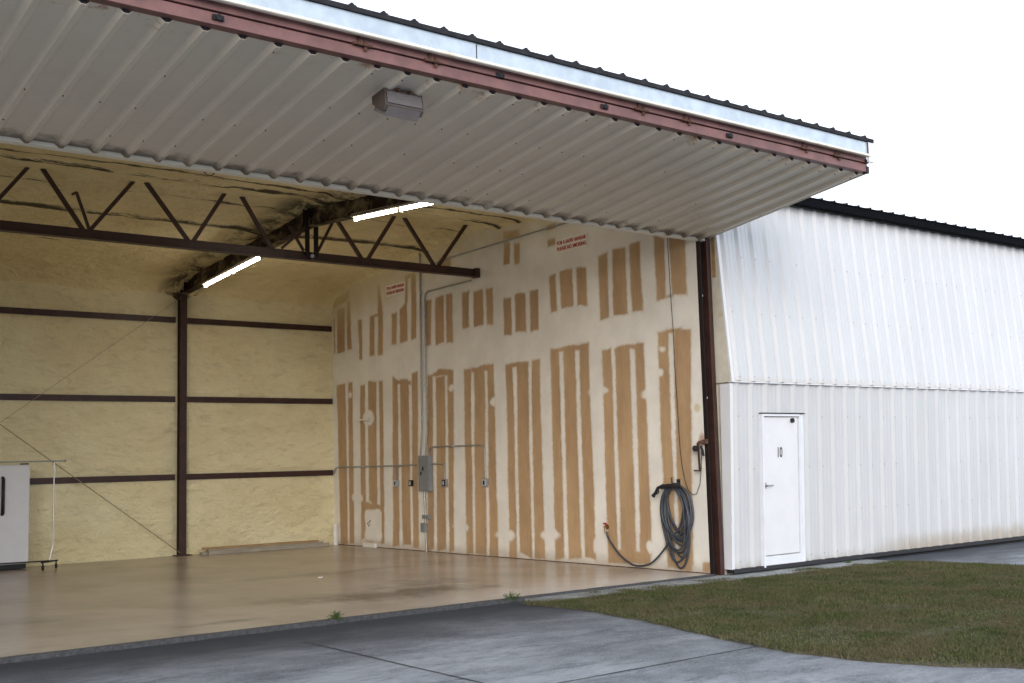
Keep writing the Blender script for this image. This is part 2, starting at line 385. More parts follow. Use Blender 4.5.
def screws(mb, xs, A, B, N, vs_, h, mi=1, r=.009, miss=.0):
    L = math.hypot(B[0]-A[0], B[1]-A[1])
    for v in vs_:
        y = A[0]+(B[0]-A[0])*v; z = A[1]+(B[1]-A[1])*v
        for x in xs:
            if random.random() < miss: continue
            base = len(mb.v)
            p = Vector((x, y+N[0]*(h-.002), z+N[1]*(h-.002))); q = p+Vector((0, N[0], N[1]))*.009
            mb.tube([p, q], r, 6, mi)
            for k in range(base, len(mb.v)): mb.uv[k] = (x, v)

def text_mesh(body, name, material, size, extrude, parent=None, xscale=1., bold=0.):
    cu = bpy.data.curves.new(name, 'FONT'); cu.body = body; cu.size = size; cu.extrude = extrude; cu.offset = bold
    cu.align_x = 'CENTER'; cu.align_y = 'CENTER'
    t = bpy.data.objects.new('tmp_text', cu); COL.objects.link(t); bpy.context.view_layer.update()
    dg = bpy.context.evaluated_depsgraph_get(); me = bpy.data.meshes.new_from_object(t.evaluated_get(dg)); me.name = name
    bpy.data.objects.remove(t); me.materials.clear(); me.materials.append(MAT[material])
    for v in me.vertices: v.co.x *= xscale
    return newobj(name, me, parent)
def struct(o): o['kind'] = 'structure'; return o

# ================================================================== THE GROUND
XL, D = -13.15, 10.23            # left inner wall, back wall
def flat(name, poly, z0, z1, m):
    b = MB(); b.prism(poly, z0, z1); return struct(b.build(name, m))
flat('ground', [(-700, -700), (700, -700), (700, 700), (-700, 700)], -.5, -.10, 'soil')
flat('apron', [(-60, -24), (60, -24), (60, -.028), (-60, -.028)], -.3, -.045, 'apron')
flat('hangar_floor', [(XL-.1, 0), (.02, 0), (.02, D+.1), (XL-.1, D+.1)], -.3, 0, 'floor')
j = MB()
def wob_strip(mb, a, b, w, z, seed, n=40, amp=.006):
    a, b = Vector((*a, z)), Vector((*b, z)); d = (b-a); s = Vector((-d.y, d.x, 0)).normalized(); V = []
    for i in range(n+1):
        t = i/n; off = float(vnoise(np.array([t*n*.4]), np.array([seed*1.7]), seed)[0])*amp; ww = w*(.6+.5*abs(float(vnoise(np.array([t*n*.9]), np.array([9.]), seed)[0])))
        p = a+d*t+s*off; V += [p-s*ww/2, p+s*ww/2]
    mb.add(V, [(2*i, 2*i+2, 2*i+3, 2*i+1)[::-1] for i in range(n)])
wob_strip(j, (-6.52, -.9), (-6.80, -24), .026, -.0405, 3, 160)
wob_strip(j, (-40, -4.55), (-3.72, -4.08), .020, -.0402, 5, 200)
wob_strip(j, (-40, -10.4), (60, -10.2), .012, -.0401, 6, 400)
wob_strip(j, (-12.6, -.1), (-12.8, -24), .012, -.0398, 7, 160)
wob_strip(j, (3.25, -.1), (3.5, -.8), .012, -.0399, 8, 10)
struct(j.build('apron_joint', 'joint'))
# concrete strip along the wall foot, ragged outer edge
def ragged(pts, amp, step, seed):
    out = []; n = len(pts)
    for i in range(n):
        a, b = Vector(pts[i]), Vector(pts[(i+1) % n]); L = (b-a).length; m = max(1, int(L/step)); d = (b-a)/L; s = Vector((-d.y, d.x))
        for k in range(m):
            p = a+d*(L*k/m)
            if k: p = p + s*float(vnoise(np.array([p.x*4+seed]), np.array([p.y*4.]), seed)[0])*amp
            out.append((p.x, p.y))
    return out
b = MB(); poly = [(-3.25, -.034), (3.2, -.034), (3.12, -.72)] + [(3.0-.2*i, -.64-.03*math.sin(i*1.7)-.02*math.sin(i*4.1)+.006*i) for i in range(1, 32)]
b.prism(poly, -.2, -.022); struct(b.build('footing_strip', 'strip'))
g = MB(); g.prism(ragged([(XL, -.045), (.0, -.045), (.0, .014), (XL, .014)], .016, .09, 12), -.2, .0025); struct(g.build('threshold_joint', 'joint'))
# turf island between the two aprons
ISL = [(-3.42, -.30), (-3.2, -.40), (-2.94, -.44), (-1.84, -.50), (-.82, -.53), (.47, -.58), (1.8, -.62), (3.06, -.68), (3.36, -1.1), (3.48, -1.7), (3.46, -2.5), (3.5, -4),
       (3.9, -5.4), (4.6, -6.5), (5.6, -7.4), (4.5, -7.75), (1.5, -7.75), (-1, -7.6), (-2.4, -7.2), (-3.1, -6.65), (-3.47, -6.13), (-3.81, -5.59), (-3.99, -5.04), (-4.03, -4.6),
       (-4.0, -4.35), (-3.93, -3.87), (-3.77, -3.26), (-3.55, -2.4), (-3.40, -1.5), (-3.40, -.9), (-3.44, -.6), (-3.50, -.38)]
ISLR = ragged(ISL, .03, .10, 4)
flat('turf_soil', ISLR, -.3, -.026, 'soil')

def inside(px, py, poly):
    r = np.zeros(px.shape, bool); n = len(poly)
    for i in range(n):
        x0, y0 = poly[i]; x1, y1 = poly[(i+1) % n]
        c = ((y0 > py) != (y1 > py)) & (px < (x1-x0)*(py-y0)/(y1-y0+1e-12)+x0); r ^= c
    return r
def make_grass():
    n = 800000
    x = RNG.uniform(-4.3, 5.8, n); y = RNG.uniform(-7.9, -.15, n)
    jx = x+RNG.normal(0, .04, n); jy = y+RNG.normal(0, .04, n)
    ok = inside(x, y, ISLR) | ((y > -.62) & (y < -.05) & (x > -3.5) & (x < 3.0) & (fbm(x*2.6, y*2.6, 4, 41) > .16+.35*np.clip((y+.5)/.4, 0, 1))); dens = fbm(x*1.7, y*1.7, 4, 11)
    ok &= RNG.uniform(-.75, .35, n) < dens+.25
    x, y, dens = jx[ok], jy[ok], dens[ok]; n = len(x)
    h = -.026+RNG.uniform(.008, .032, n)*(1+.9*fbm(x*2.5, y*2.5, 3, 21)); a = RNG.uniform(0, 2*np.pi, n); w = RNG.uniform(.0028, .0055, n)
    le = RNG.uniform(.1, 1, n)*.05; la = RNG.uniform(0, 2*np.pi, n)
    V = np.zeros((n, 3, 3), np.float32)
    V[:, 0] = np.stack([x-np.cos(a)*w, y-np.sin(a)*w, np.full(n, -.030)], -1); V[:, 1] = np.stack([x+np.cos(a)*w, y+np.sin(a)*w, np.full(n, -.030)], -1)
    V[:, 2] = np.stack([x+np.cos(la)*le, y+np.sin(la)*le, h], -1)
    me = bpy.data.meshes.new('grass'); me.vertices.add(3*n); me.vertices.foreach_set('co', V.ravel())
    me.loops.add(3*n); me.loops.foreach_set('vertex_index', np.arange(3*n, dtype=np.int32)); me.polygons.add(n)
    me.polygons.foreach_set('loop_start', (np.arange(n)*3).astype(np.int32)); me.update(calc_edges=True)
    t = np.clip(RNG.uniform(0, .7, n) + (RNG.uniform(0, 1, n) < .10+.22*(fbm(x*.9, y*.9, 3, 31) > .05))*.4, 0, 1)
    at = me.attributes.new('tint', 'FLOAT', 'POINT'); at.data.foreach_set('value', np.repeat(t, 3).astype(np.float32))
    me.materials.append(MAT['grass']); o = newobj('grass', me); tag(o, 'dark green turf with brown patches between the two aprons', 'grass', kind='stuff')
make_grass()

# ================================================================== THE HANGAR BUILDING
BLD = empty('hangar_building', 'long metal hangar row with tan foam interior, raised canopy door and closed white door bays', 'hangar')

# --- back wall of the bay, spray foam between dark steel girts
GIRTS = [4.40, 2.90, 1.445]
def foam_wall():
    nu, nv = 520, 210
    u = np.linspace(XL, .0, nu)[:, None]*np.ones((1, nv)); v = np.ones((nu, 1))*np.linspace(-.02, 5.35, nv)[None]
    d = .030*fbm(u*1.3, v*1.3, 4, 3)+.026*fbm(u*3.4, v*4.2, 4, 8)
    g = np.full_like(u, 9.)
    for z in GIRTS: g = np.minimum(g, np.abs(v-z)-.055)
    for cx in (-3.24, -9.74): g = np.minimum(g, np.abs(u-cx)-.07)
    near = np.clip(1-g/.10, 0, 1)
    d = d*(1-.45*near) - .022*near + .016*near*fbm(u*9, v*9, 3, 17)
    d = d*np.clip((v+.1)/.3, .4, 1)
    P = np.stack([u, D-d, v], -1)
    grid_mesh('back_wall', 'foam', BLD, P)
foam_wall()
b = MB(); b.box(XL-.2, 13.4, D+.14, D+.2, -.1, 5.3); b.build('rear_wall_sheeting', 'sheet_lo', BLD)
def foam_side():
    nv, nz = 200, 110
    u = np.linspace(0.25, D+.02, nv)[:, None]*np.ones((1, nz)); v = np.ones((nv, 1))*np.linspace(-.02, 5.7, nz)[None]
    P = np.stack([XL+.03*fbm(u*1.3, v*1.3, 4, 5)+.012*fbm(u*6, v*8, 2, 6), u, v], -1)
    grid_mesh('left_wall', 'foam', BLD, P)
foam_side()
b = MB(); b.box(XL-.2, XL-.1, 0, D+.14, -.1, 5.4); b.build('left_wall_sheeting', 'sheet_lo', BLD)

def roofz(y): return 5.62-abs(y-5.1)*(.42/5.13)
def foam_ceiling():
    nu, nv = 620, 420
    u = np.linspace(XL-.05, .05, nu)[:, None]*np.ones((1, nv)); v = np.ones((nu, 1))*np.linspace(.2, D+.05, nv)[None]
    z = 5.62-np.abs(v-5.1)*(.42/5.13)
    d = .035*fbm(u*1.1, v*1.6, 4, 13)+.014*fbm(u*5, v*8, 3, 14)
    for y0 in (1.6, 3.12, 4.45, 6.65, 8.3): d = d-.05*np.exp(-((v-y0+.06*vnoise(u*1.1, v*0, 3))/.07)**2)*(.6+.6*fbm(u*1.5, v*0+y0, 3, 15))
    dx = np.abs(u+3.24); d = d-.07*np.exp(-(dx/.25)**2)
    cove = np.exp(-(D-v)/.22)*.30 + np.exp(-(0-u)/.10)*.06
    P = np.stack([u, v, z+d-cove], -1); grid_mesh('ceiling', 'foam_ceiling', BLD, P, flip=True)
foam_ceiling()

# --- drywall partition on the right of the bay
QUADS = [[[10.17,4.97],[9.54,5.11],[9.54,4.94],[10.17,4.83]],[[10.18,4.6],[10.12,4.6],[10.12,3.89],[10.17,3.88]],[[10.02,4.79],[9.71,4.8],[9.72,3.89],[10.04,3.88]],[[9.63,4.88],[9.5,4.88],[9.45,3.89],[9.63,3.9]],[[9.18,4.48],[9.03,4.47],[9.05,3.66],[9.16,3.67]],[[8.72,4.47],[8.28,4.53],[8.29,4.46],[8.72,4.43]],[[8.72,4.47],[8.55,4.49],[8.57,3.7],[8.76,3.7]],[[8.42,5.06],[8.34,5.05],[8.24,4.45],[8.44,4.47]],[[8.42,4.51],[8.25,4.53],[8.26,3.68],[8.44,3.68]],[[7.93,4.44],[7.74,4.46],[7.76,3.86],[7.92,3.85]],[[7.63,4.5],[7.38,4.62],[7.37,3.87],[7.64,3.86]],[[7.22,5.06],[7.05,5.06],[7.08,3.88],[7.25,3.87]],[[7.44,5.13],[7.08,5.13],[7.06,5.05],[7.45,5.03]],[[7.43,5.04],[7.34,5.04],[7.36,4.56],[7.44,4.57]],[[10.08,3.22],[9.72,3.24],[9.69,0.03],[9.98,-0.02]],[[9.61,3.25],[9.44,3.25],[9.43,0.06],[9.62,0.03]],[[9.14,3.14],[8.95,3.17],[8.98,0.19],[9.17,0.12]],[[8.84,3.21],[8.53,3.19],[8.54,0.73],[8.85,0.89]],[[8.42,3.18],[8.28,3.18],[8.3,0.07],[8.44,0.08]],[[8.98,0.89],[8.44,0.79],[8.4,0.06],[9.02,0.13]],[[7.93,3.25],[7.75,3.17],[7.77,0.09],[8.0,0.02]],[[7.66,3.16],[7.36,3.14],[7.38,0.09],[7.66,0.08]],[[7.26,3.26],[7.06,3.26],[7.11,0.03],[7.3,0.08]],[[7.9,3.17],[7.28,3.13],[7.28,3.05],[7.9,3.1]],[[6.73,3.19],[6.57,3.14],[6.62,0.07],[6.84,-0.01]],[[6.47,3.12],[6.18,3.11],[6.24,0.06],[6.52,0.03]],[[6.1,3.16],[5.97,3.17],[6.05,0.05],[6.14,0.02]],[[6.74,4.55],[6.55,4.55],[6.59,3.71],[6.74,3.71]],[[6.44,4.56],[6.16,4.56],[6.19,3.71],[6.46,3.7]],[[6.08,4.56],[5.88,4.56],[5.91,3.68],[6.11,3.69]],[[5.59,4.54],[5.38,4.54],[5.41,3.91],[5.6,3.89]],[[5.26,4.51],[4.98,4.52],[4.99,3.9],[5.28,3.89]],[[4.9,4.52],[4.7,4.52],[4.72,3.89],[4.89,3.9]],[[4.42,4.28],[4.21,4.28],[4.22,3.66],[4.43,3.66]],[[4.1,4.3],[3.82,4.3],[3.82,3.66],[4.1,3.67]],[[3.71,4.31],[3.49,4.3],[3.51,3.65],[3.72,3.65]],[[3.22,4.49],[3.06,4.51],[3.04,3.91],[3.2,3.9]],[[2.95,4.52],[2.64,4.51],[2.65,3.92],[2.94,3.92]],[[2.56,4.5],[2.33,4.49],[2.33,3.9],[2.56,3.91]],[[4.37,5.42],[3.93,5.38],[3.93,5.24],[4.38,5.28]],[[4.37,5.2],[4.2,5.19],[4.22,4.82],[4.4,4.82]],[[4.09,5.17],[3.93,5.16],[3.95,4.81],[4.1,4.82]],[[3.23,5.31],[3.01,5.31],[3.02,5.21],[3.23,5.22]],[[3.24,5.07],[3.04,5.07],[3.03,4.95],[3.23,4.96]],[[6.3,5.27],[5.93,5.23],[5.93,5.04],[6.3,5.1]],[[2.04,4.63],[1.83,4.65],[1.84,3.66],[2.04,3.65]],[[1.73,4.66],[1.45,4.67],[1.44,3.67],[1.75,3.67]],[[1.36,4.67],[1.14,4.68],[1.13,3.66],[1.36,3.66]],[[0.86,4.74],[0.65,4.65],[0.67,3.79],[0.85,3.78]],[[0.56,4.65],[0.25,4.58],[0.26,3.79],[0.54,3.8]],[[0.67,3.83],[0.53,3.83],[0.53,3.79],[0.68,3.79]],[[6.35,3.26],[5.91,3.2],[5.91,3.11],[6.71,3.15]],[[5.59,3.19],[5.39,3.18],[5.44,0.03],[5.64,-0.0]],[[5.3,3.17],[4.99,3.19],[5.04,0.03],[5.36,0.04]],[[4.91,3.21],[4.73,3.22],[4.73,0.01],[4.97,0.0]],[[5.36,3.2],[4.85,3.2],[4.85,3.09],[5.36,3.12]],[[6.07,3.17],[5.91,3.18],[6.0,0.04],[6.13,0.0]],[[4.4,3.16],[4.21,3.16],[4.23,-0.01],[4.43,-0.02]],[[4.11,3.17],[3.81,3.16],[3.84,0.01],[4.16,0.09]],[[3.72,3.17],[3.51,3.17],[3.52,0.0],[3.78,0.03]],[[4.28,3.18],[3.79,3.17],[3.79,3.08],[4.28,3.11]],[[3.23,3.3],[3.02,3.29],[3.04,0.05],[3.26,0.0]],[[2.92,3.3],[2.64,3.3],[2.65,0.07],[2.95,0.06]],[[2.54,3.31],[2.32,3.32],[2.32,0.06],[2.57,0.1]],[[3.1,3.32],[2.46,3.31],[2.47,3.23],[3.11,3.26]],[[2.03,3.2],[1.83,3.19],[1.84,0.16],[2.06,0.05]],[[2.03,3.19],[1.85,3.2],[1.85,0.27],[2.05,0.18]],[[1.74,3.21],[1.43,3.21],[1.45,0.2],[1.77,0.19]],[[1.32,3.2],[1.14,3.2],[1.14,0.19],[1.38,0.12]],[[1.71,3.22],[1.19,3.2],[1.19,3.14],[1.71,3.15]],[[0.85,3.33],[0.64,3.33],[0.68,0.26],[0.88,0.26]],[[0.55,3.32],[0.22,3.33],[0.36,0.08],[0.61,0.27]],[[0.72,3.33],[0.39,3.33],[0.4,3.26],[0.73,3.28]],[[2.03,0.26],[1.16,0.22],[1.17,0.06],[2.04,0.04]],[[0.86,0.31],[0.37,0.25],[0.39,0.02],[0.84,0.05]],[[0.17,0.14],[0.03,0.17],[0.04,0.03],[0.18,0.02]]]
BLOBS = [[8.71,0.42,0.31,0.31],[8.84,2.5,0.21,0.15],[9.31,0.94,0.21,0.11],[9.54,2.99,0.06,0.06],[5.8,0.47,0.23,0.08],[4.56,0.36,0.24,0.07],[4.74,2.58,0.11,0.08],[5.96,2.89,0.09,0.06],[2.15,2.58,0.22,0.08],[3.38,0.4,0.23,0.09],[2.27,0.29,0.1,0.15],[4.4,0.37,0.13,0.08],[2.03,2.58,0.12,0.05],[1.04,2.46,0.17,0.08],[0.83,2.75,0.06,0.06],[0.78,3.09,0.06,0.04],[1.16,0.3,0.08,0.1]]

def drywall():
    ny, nz = 420, 236
    Y = np.linspace(.053, D+.02, ny)[:, None]*np.ones((1, nz)); Z = np.ones((ny, 1))*np.linspace(-.01, 5.70, nz)[None]
    best = np.full(Y.shape, -9.)
    for qi, q in enumerate(QUADS):
        p = [np.array(a) for a in q]
        jy = .012*vnoise(Z*1.6, Y*0+qi*1.3, 5)+.005*vnoise(Z*7, Y*0+qi*2.3, 6); jz = .02*vnoise(Y*4, Z*0+qi, 7)
        X_, Z_ = Y+jy, Z+jz
        area = sum(p[i][0]*p[(i+1) % 4][1]-p[(i+1) % 4][0]*p[i][1] for i in range(4)); sg = 1 if area > 0 else -1
        sd = np.full(Y.shape, 9.)
        for i in range(4):
            a, c = p[i], p[(i+1) % 4]; e = c-a; L = math.hypot(*e)
            if L < 1e-3: continue
            sd = np.minimum(sd, sg*(e[0]*(Z_-a[1])-e[1]*(X_-a[0]))/L)
        best = np.maximum(best, sd)
    for cy, cz, ry, rz in BLOBS:
        ex = 6 if cz == .42 else 2
        r = (np.abs((Y-cy+.02*vnoise(Z*9, Y*9, 4))/ry)**ex+np.abs((Z-cz+.02*vnoise(Z*8, Y*8, 9))/rz)**ex)**(1/ex)
        best = np.minimum(best, (r-1)*min(ry, rz))
    P = np.stack([Y*0, Y, Z], -1)
    o = grid_mesh('drywall_partition', 'drywall', BLD, P, flip=True, smooth=False)
    at = o.data.attributes.new('bare', 'FLOAT', 'POINT'); at.data.foreach_set('value', np.clip(best, -.3, .3).ravel().astype(np.float32))
drywall()
b = MB(); g_ = [(.07, -.1), (D+.14, -.1), (D+.14, 5.30), (5.1, 5.82), (.07, 5.32)]; n_ = len(g_)
b.add([(.01, y, z) for y, z in g_]+[(.12, y, z) for y, z in g_], [tuple(range(n_)), tuple(reversed(range(n_, 2*n_)))]+[((i+1) % n_, i, n_+i, n_+(i+1) % n_) for i in range(n_)]); b.build('partition_core', 'cream', BLD)
b = MB(); b.box(-.006, -.002, .06, D-.02, -.005, .012); b.build('floor_gap_strip', 'rust', BLD)

# --- steel frame
for z in GIRTS:
    for xa, xb in ((XL, -9.85), (-9.63, -3.35), (-3.13, -.02)):
        b = MB(); b.box(xa, xb, D-.004, D+.08, z-.055, z+.055); b.box(xa, xb, D-.010, D-.0045, z-.055, z-.048); b.build('girt', 'steel', BLD)
for cx in (-3.24, -9.74):
    b = MB(); b.box(cx-.068, cx+.068, D-.115, D-.100, 0, 4.98); b.box(cx-.006, cx+.006, D-.100, D+.05, 0, 4.98); b.box(cx-.068, cx+.068, D-.004, D+.01, 0, 5.0)
    b.box(cx-.15, cx+.15, D-.2, D, 0, .018); b.build('column', 'steel', BLD)
    # tapered rafter, gable to the ridge above the truss
    b = MB()
    def seg(y0, zb0, zt0, y1, zb1, zt1):
        for w, a0, a1, c0, c1 in ((.15, zb0, zb0+.014, zb1, zb1+.014), (.014, zb0+.014, zt0, zb1+.014, zt1)):
            b.hexa([(cx-w/2, y0, a0), (cx+w/2, y0, a0), (cx+w/2, y1, c0), (cx-w/2, y1, c0), (cx-w/2, y0, a1), (cx+w/2, y0, a1), (cx+w/2, y1, c1), (cx-w/2, y1, c1)])
    seg(.25, 4.93, 5.3, 5.095, 5.27, 5.68); seg(5.105, 5.27, 5.68, D-.03, 4.87, 5.24)
    for yy in (5.02, 5.17, D-.3): zz = 5.27-max(0, abs(yy-5.1)-.005)*.078; b.box(cx-.075, cx+.075, yy-.006, yy+.006, zz+.016, zz+.33)
    b.build('rafter', 'rafter', BLD)
for ca, cb in (((-3.30, 10.10, .06), (-9.68, 10.10, 4.82)), ((-3.30, 10.06, 4.82), (-9.68, 10.06, .06))):
    b = MB(); b.cyl(ca, cb, .0075 if ca[2] < 1 else .004, 6); b.build('brace_cable', 'cable', BLD)

# --- ridge truss
T = empty('truss', None, None); T.parent = BLD; del_keys = [k for k in ('label', 'category') if k in T]
TY = 5.1
b = MB(); b.box(XL+.05, -.015, TY-.065, TY-.005, 4.735, 4.745); b.box(XL+.05, -.015, TY-.013, TY-.005, 4.745, 4.875); b.box(XL+.05, -.015, TY+.005, TY+.065, 4.735, 4.745); b.box(XL+.05, -.015, TY+.005, TY+.013, 4.745, 4.875)
b.box(-.10, -.02, TY-.07, TY+.07, 4.725, 4.885)
b.build('bottom_chord', 'steel', T)
b = MB(); b.box(XL+.05, -.015, TY-.05, TY+.05, 5.70, 5.76); b.build('top_chord', 'steel_dark', T)
webs = [(-.84, -.22), (-.92, -1.53), (-2.20, -1.66), (-2.32, -2.93), (-3.88, -4.40), (-5.12, -4.62), (-5.20, -5.84), (-6.60, -5.98), (-6.69, -7.25), (-8.0, -7.40), (-8.08, -8.68), (-9.45, -8.8), (-9.9, -10.5), (-11.3, -10.7), (-11.4, -12.0)]
for xb_, xt in webs:
    b = MB(); b.bar((xb_, TY, 4.86), (xt, TY, 5.66), .05, .055, (0, 1, 0)); b.build('web_bar', 'steel', T)
for cx in (-3.24, -9.74):
    for dx in (-.075, .075):
        b = MB(); b.box(cx+dx-.032, cx+dx+.032, TY-.085, TY-.07, 4.80, 5.50); b.box(cx+dx-.006, cx+dx+.006, TY-.07, TY+.0, 4.88, 5.42); b.build('hanger_plate', 'steel_dark', T)
    b = MB(); b.cyl((cx, TY-.10, 4.80), (cx, TY-.055, 4.80), .03, 8); b.build('hanger_bolt', 'galv', T)
    b = MB(); b.bar((cx+.12, TY-.03, 4.88), (cx+.42, TY-.03, 5.44), .035, .04, (0, 1, 0)); b.build('web_bar', 'steel', T)
    b = MB(); b.bar((cx-.12, TY-.03, 4.88), (cx-.36, TY-.03, 5.24), .035, .04, (0, 1, 0)); b.build('web_bar', 'steel', T)
    b = MB(); b.bar((cx-.50, TY-.05, 4.88), (cx-.12, TY-.05, 5.22), .035, .04, (0, 1, 0)); b.build('web_bar', 'steel', T)
b = MB(); b.bar((-6.62, TY-.03, 4.88), (-6.80, TY-.05, 5.36), .035, .035, (0, 1, 0)); b.bar((-6.80, TY-.05, 5.36), (-6.86, TY-.05, 5.32), .03, .03, (0, 1, 0)); b.build('bent_strut', 'steel', T)

# --- roof over the whole row
RIB, RP = -8.8, .3025
prof = ribbed(XL-.3, 26.4, .66, .3025, .06, .022, .024, False)
b = MB(); nrm = (-.10, .995)
sheet(b, prof, (-.24, 5.335), (5.1, 5.86), nrm); sheet(b, prof, (D+.3, 5.335), (5.102, 5.86), (.10, .995)); b.build('roof', 'roof', BLD)
b = MB(); b.box(XL-.3, 26.4, 4.95, 5.25, 5.87, 5.90); b.build('ridge_cap', 'black_trim', BLD)
g = MB(); g.box(.24, 26.4, -.25, -.14, 5.195, 5.325); g.box(.24, 26.4, -.262, -.252, 5.195, 5.21); g.box(.24, 26.4, -.262, -.252, 5.315, 5.33)
x = .66-RP*1
while x < 26: g.box(x-.014, x+.014, -.252, -.236, 5.33, 5.357); x += RP
g.build('eave_gutter', 'black_trim', BLD)
b = MB(); b.box(XL-.1, .19, .02, .24, 5.12, 5.36); b.build('door_header', 'steel', BLD)
b = MB(); b.box(XL-.1, 26.3, .0, .018, 5.13, 5.33); b.build('eave_fascia', 'beige', BLD)
b = MB(); b.box(.135, 26.2, .02, .1, 5.0, 5.3); b.box(.135, .6, .02, .1, -.1, 5.0); b.build('closed_bay_frame', 'beige', BLD)
b = MB(); b.box(26.2, 26.3, 0, D+.14, -.1, 5.5); b.build('far_end_wall', 'sheet_lo', BLD)
# the door post at the right of the opening: an open channel beside a front flange
b = MB()
b.box(.0, .012, -.012, .055, -.018, 5.12); b.box(.012, .10, .040, .055, -.018, 5.12); b.build('door_post', 'steel_dark', BLD)  # shade inside the recessed channel is put into its darker steel colour
b = MB(); b.box(.10, .176, -.045, .055, -.018, 5.12); b.build('door_post_flange', 'steel', BLD, .004)
for bz in (3.75, 2.35):
    b = MB(); b.cyl((.05, .042, bz), (.05, .02, bz), .016, 8); b.build('post_bolt', 'galv', BLD)
b = MB(); b.box(.18, .6, .002, .016, -.018, 5.12); b.build('jamb_panel', 'beige', BLD)
b = MB(); b.box(XL-.22, XL-.0, -.05, .2, -.018, 5.12); b.build('left_door_post', 'steel', BLD)

# --- the raised bifold door: its lower leaf faces down, its upper leaf lies on top
OD = empty('raised_bifold_door', None, None); OD.parent = BLD
A, B = (-.03, 4.542), (-2.59, 4.89); L = math.hypot(B[0]-A[0], B[1]-A[1]); dv = ((B[0]-A[0])/L, (B[1]-A[1])/L); NN = (-dv[1], dv[0]) if dv[0] > 0 else (-dv[1], dv[0])
if NN[1] > 0: NN = (-NN[0], -NN[1])
XE = .14
def onleaf(x, s, n): return (x, A[0]+dv[0]*s+NN[0]*n, A[1]+dv[1]*s+NN[1]*n)
def leafbox(mb, x0, x1, s0, s1, n0, n1, mi=0):
    mb.hexa([onleaf(x0, s0, n0), onleaf(x1, s0, n0), onleaf(x1, s1, n0), onleaf(x0, s1, n0), onleaf(x0, s0, n1), onleaf(x1, s0, n1), onleaf(x1, s1, n1), onleaf(x0, s1, n1)], mi)
prof = ribbed(XL-.05, XE, RIB, RP, .115, .034, .038, False)
b = MB(); sheet(b, prof, A, B, NN)
ribs = [RIB+RP*k for k in range(-16, 40) if XL < RIB+RP*k < XE-.02]
screws(b, ribs, A, B, NN, (.17, .42, .68, .965), .039, 1, .0065, .5)
for r_x in ribs:
    if r_x < .1:
        base = len(b.v); leafbox(b, r_x-.022, r_x+.022, L-.012, L+.004, .002, .030, 2)
        for k in range(base, len(b.v)): b.uv[k] = (r_x, 1.)
b.build('lower_leaf_sheet', ['soffit', 'rust', 'black'], OD)
b = MB(); leafbox(b, XL-.05, XE+.004, -.075, -.003, -.03, .034)
b.build('lower_edge_trim', 'cream', OD)
b = MB(); leafbox(b, XL-.05, XE-.01, -.088, -.064, -.05, .002); b.build('rubber_seal', 'black', OD)
b = MB(); leafbox(b, XE, XE+.012, -.02, L, -.06, .006); b.build('end_trim', 'cream', OD)
b = MB()
for s in (.05, .9, 1.75): leafbox(b, XL, XE-.02, s, s+.06, -.09, -.01)
x = XL+.1
while x < XE: leafbox(b, x-.03, x+.03, .115, .895, -.085, -.012); leafbox(b, x-.03, x+.03, .965, 1.745, -.085, -.012); leafbox(b, x-.03, x+.03, 1.815, L-.12, -.085, -.012); x += 1.65
b.build('lower_leaf_frame', 'pink', OD)
b = MB(); b.box(XL-.05, .115, -2.715, -2.618, 4.886, 4.982); b.build('lower_fold_channel', 'pink', OD, .004)
b = MB(); b.box(XL-.05, .10, -2.725, -2.64, 4.994, 5.075); b.build('upper_fold_channel', 'pink', OD, .004)
b = MB(); b.box(XL, .08, -2.69, -2.65, 4.980, 4.996); b.build('fold_gap_seal', 'black', OD)
for k, hx in enumerate((-.48, -1.08, -3.0, -3.66, -6.15, -6.85, -8.9, -9.5, -11.8, -12.4)):
    h = MB(); h.box(hx-.045, hx-.018, -2.738, -2.7255, 4.975, 5.06); h.box(hx+.018, hx+.045, -2.738, -2.7255, 4.945, 5.03); h.cyl((hx-.09, -2.742, 4.988), (hx+.09, -2.742, 4.988), .013, 8)
    h.build('hinge', 'rust', OD)
for hx, hz in ((-2.35, 4.93), (-5.42, 4.995), (-4.15, 4.93), (-8.1, 4.93)):
    h = MB(); h.box(hx-.045, hx+.045, -2.735, -2.717, hz-.01, hz+.03); h.cyl((hx, -2.75, hz+.01), (hx, -2.735, hz+.01), .024, 10); h.build('latch_roller', 'dark_trim', OD)
b = MB(); b.box(.055, .115, -2.74, -2.70, 4.985, 5.03); b.box(.09, .135, -2.725, -2.66, 4.87, 4.955); b.build('end_hinge', 'black', OD)
b = MB(); b.box(XL-.05, .03, -2.785, -2.765, 5.075, 5.224); b.build('white_fascia', 'galv', OD)
for sx in (-12.1, -8.9, -5.72):
    b = MB(); b.box(sx-.004, sx+.004, -2.7885, -2.785, 5.085, 5.218); b.build('fascia_seam', 'dark_trim', OD)
b = MB(); b.box(XL-.05, .06, -2.805, -2.765, 5.046, 5.068); b.box(XL-.05, .06, -2.812, -2.8055, 5.050, 5.074); b.build('fascia_lip', 'cream', OD, .004)
b = MB(); b.box(.036, .135, -2.80, -2.772, 4.985, 5.222); b.build('corner_return', 'white', OD)
b = MB(); b.box(.0305, .0355, -2.80, -2.77, 5.08, 5.215); b.build('rusty_seam', 'rust', OD)
b = MB(); b.box(XL-.05, .14, -2.81, -2.74, 5.226, 5.268)
x = RIB-RP*14
while x < .1:
    if x > XL: b.hexa([(x-.032, -2.81, 5.268), (x+.032, -2.81, 5.268), (x+.032, -2.75, 5.268), (x-.032, -2.75, 5.268), (x-.008, -2.81, 5.294), (x+.008, -2.81, 5.294), (x+.008, -2.75, 5.294), (x-.008, -2.75, 5.294)])
    x += RP
b.build('closure_strip', 'dark_trim', OD)
prof = ribbed(XL-.05, .13, RIB, RP, .085, .03, .030, False)
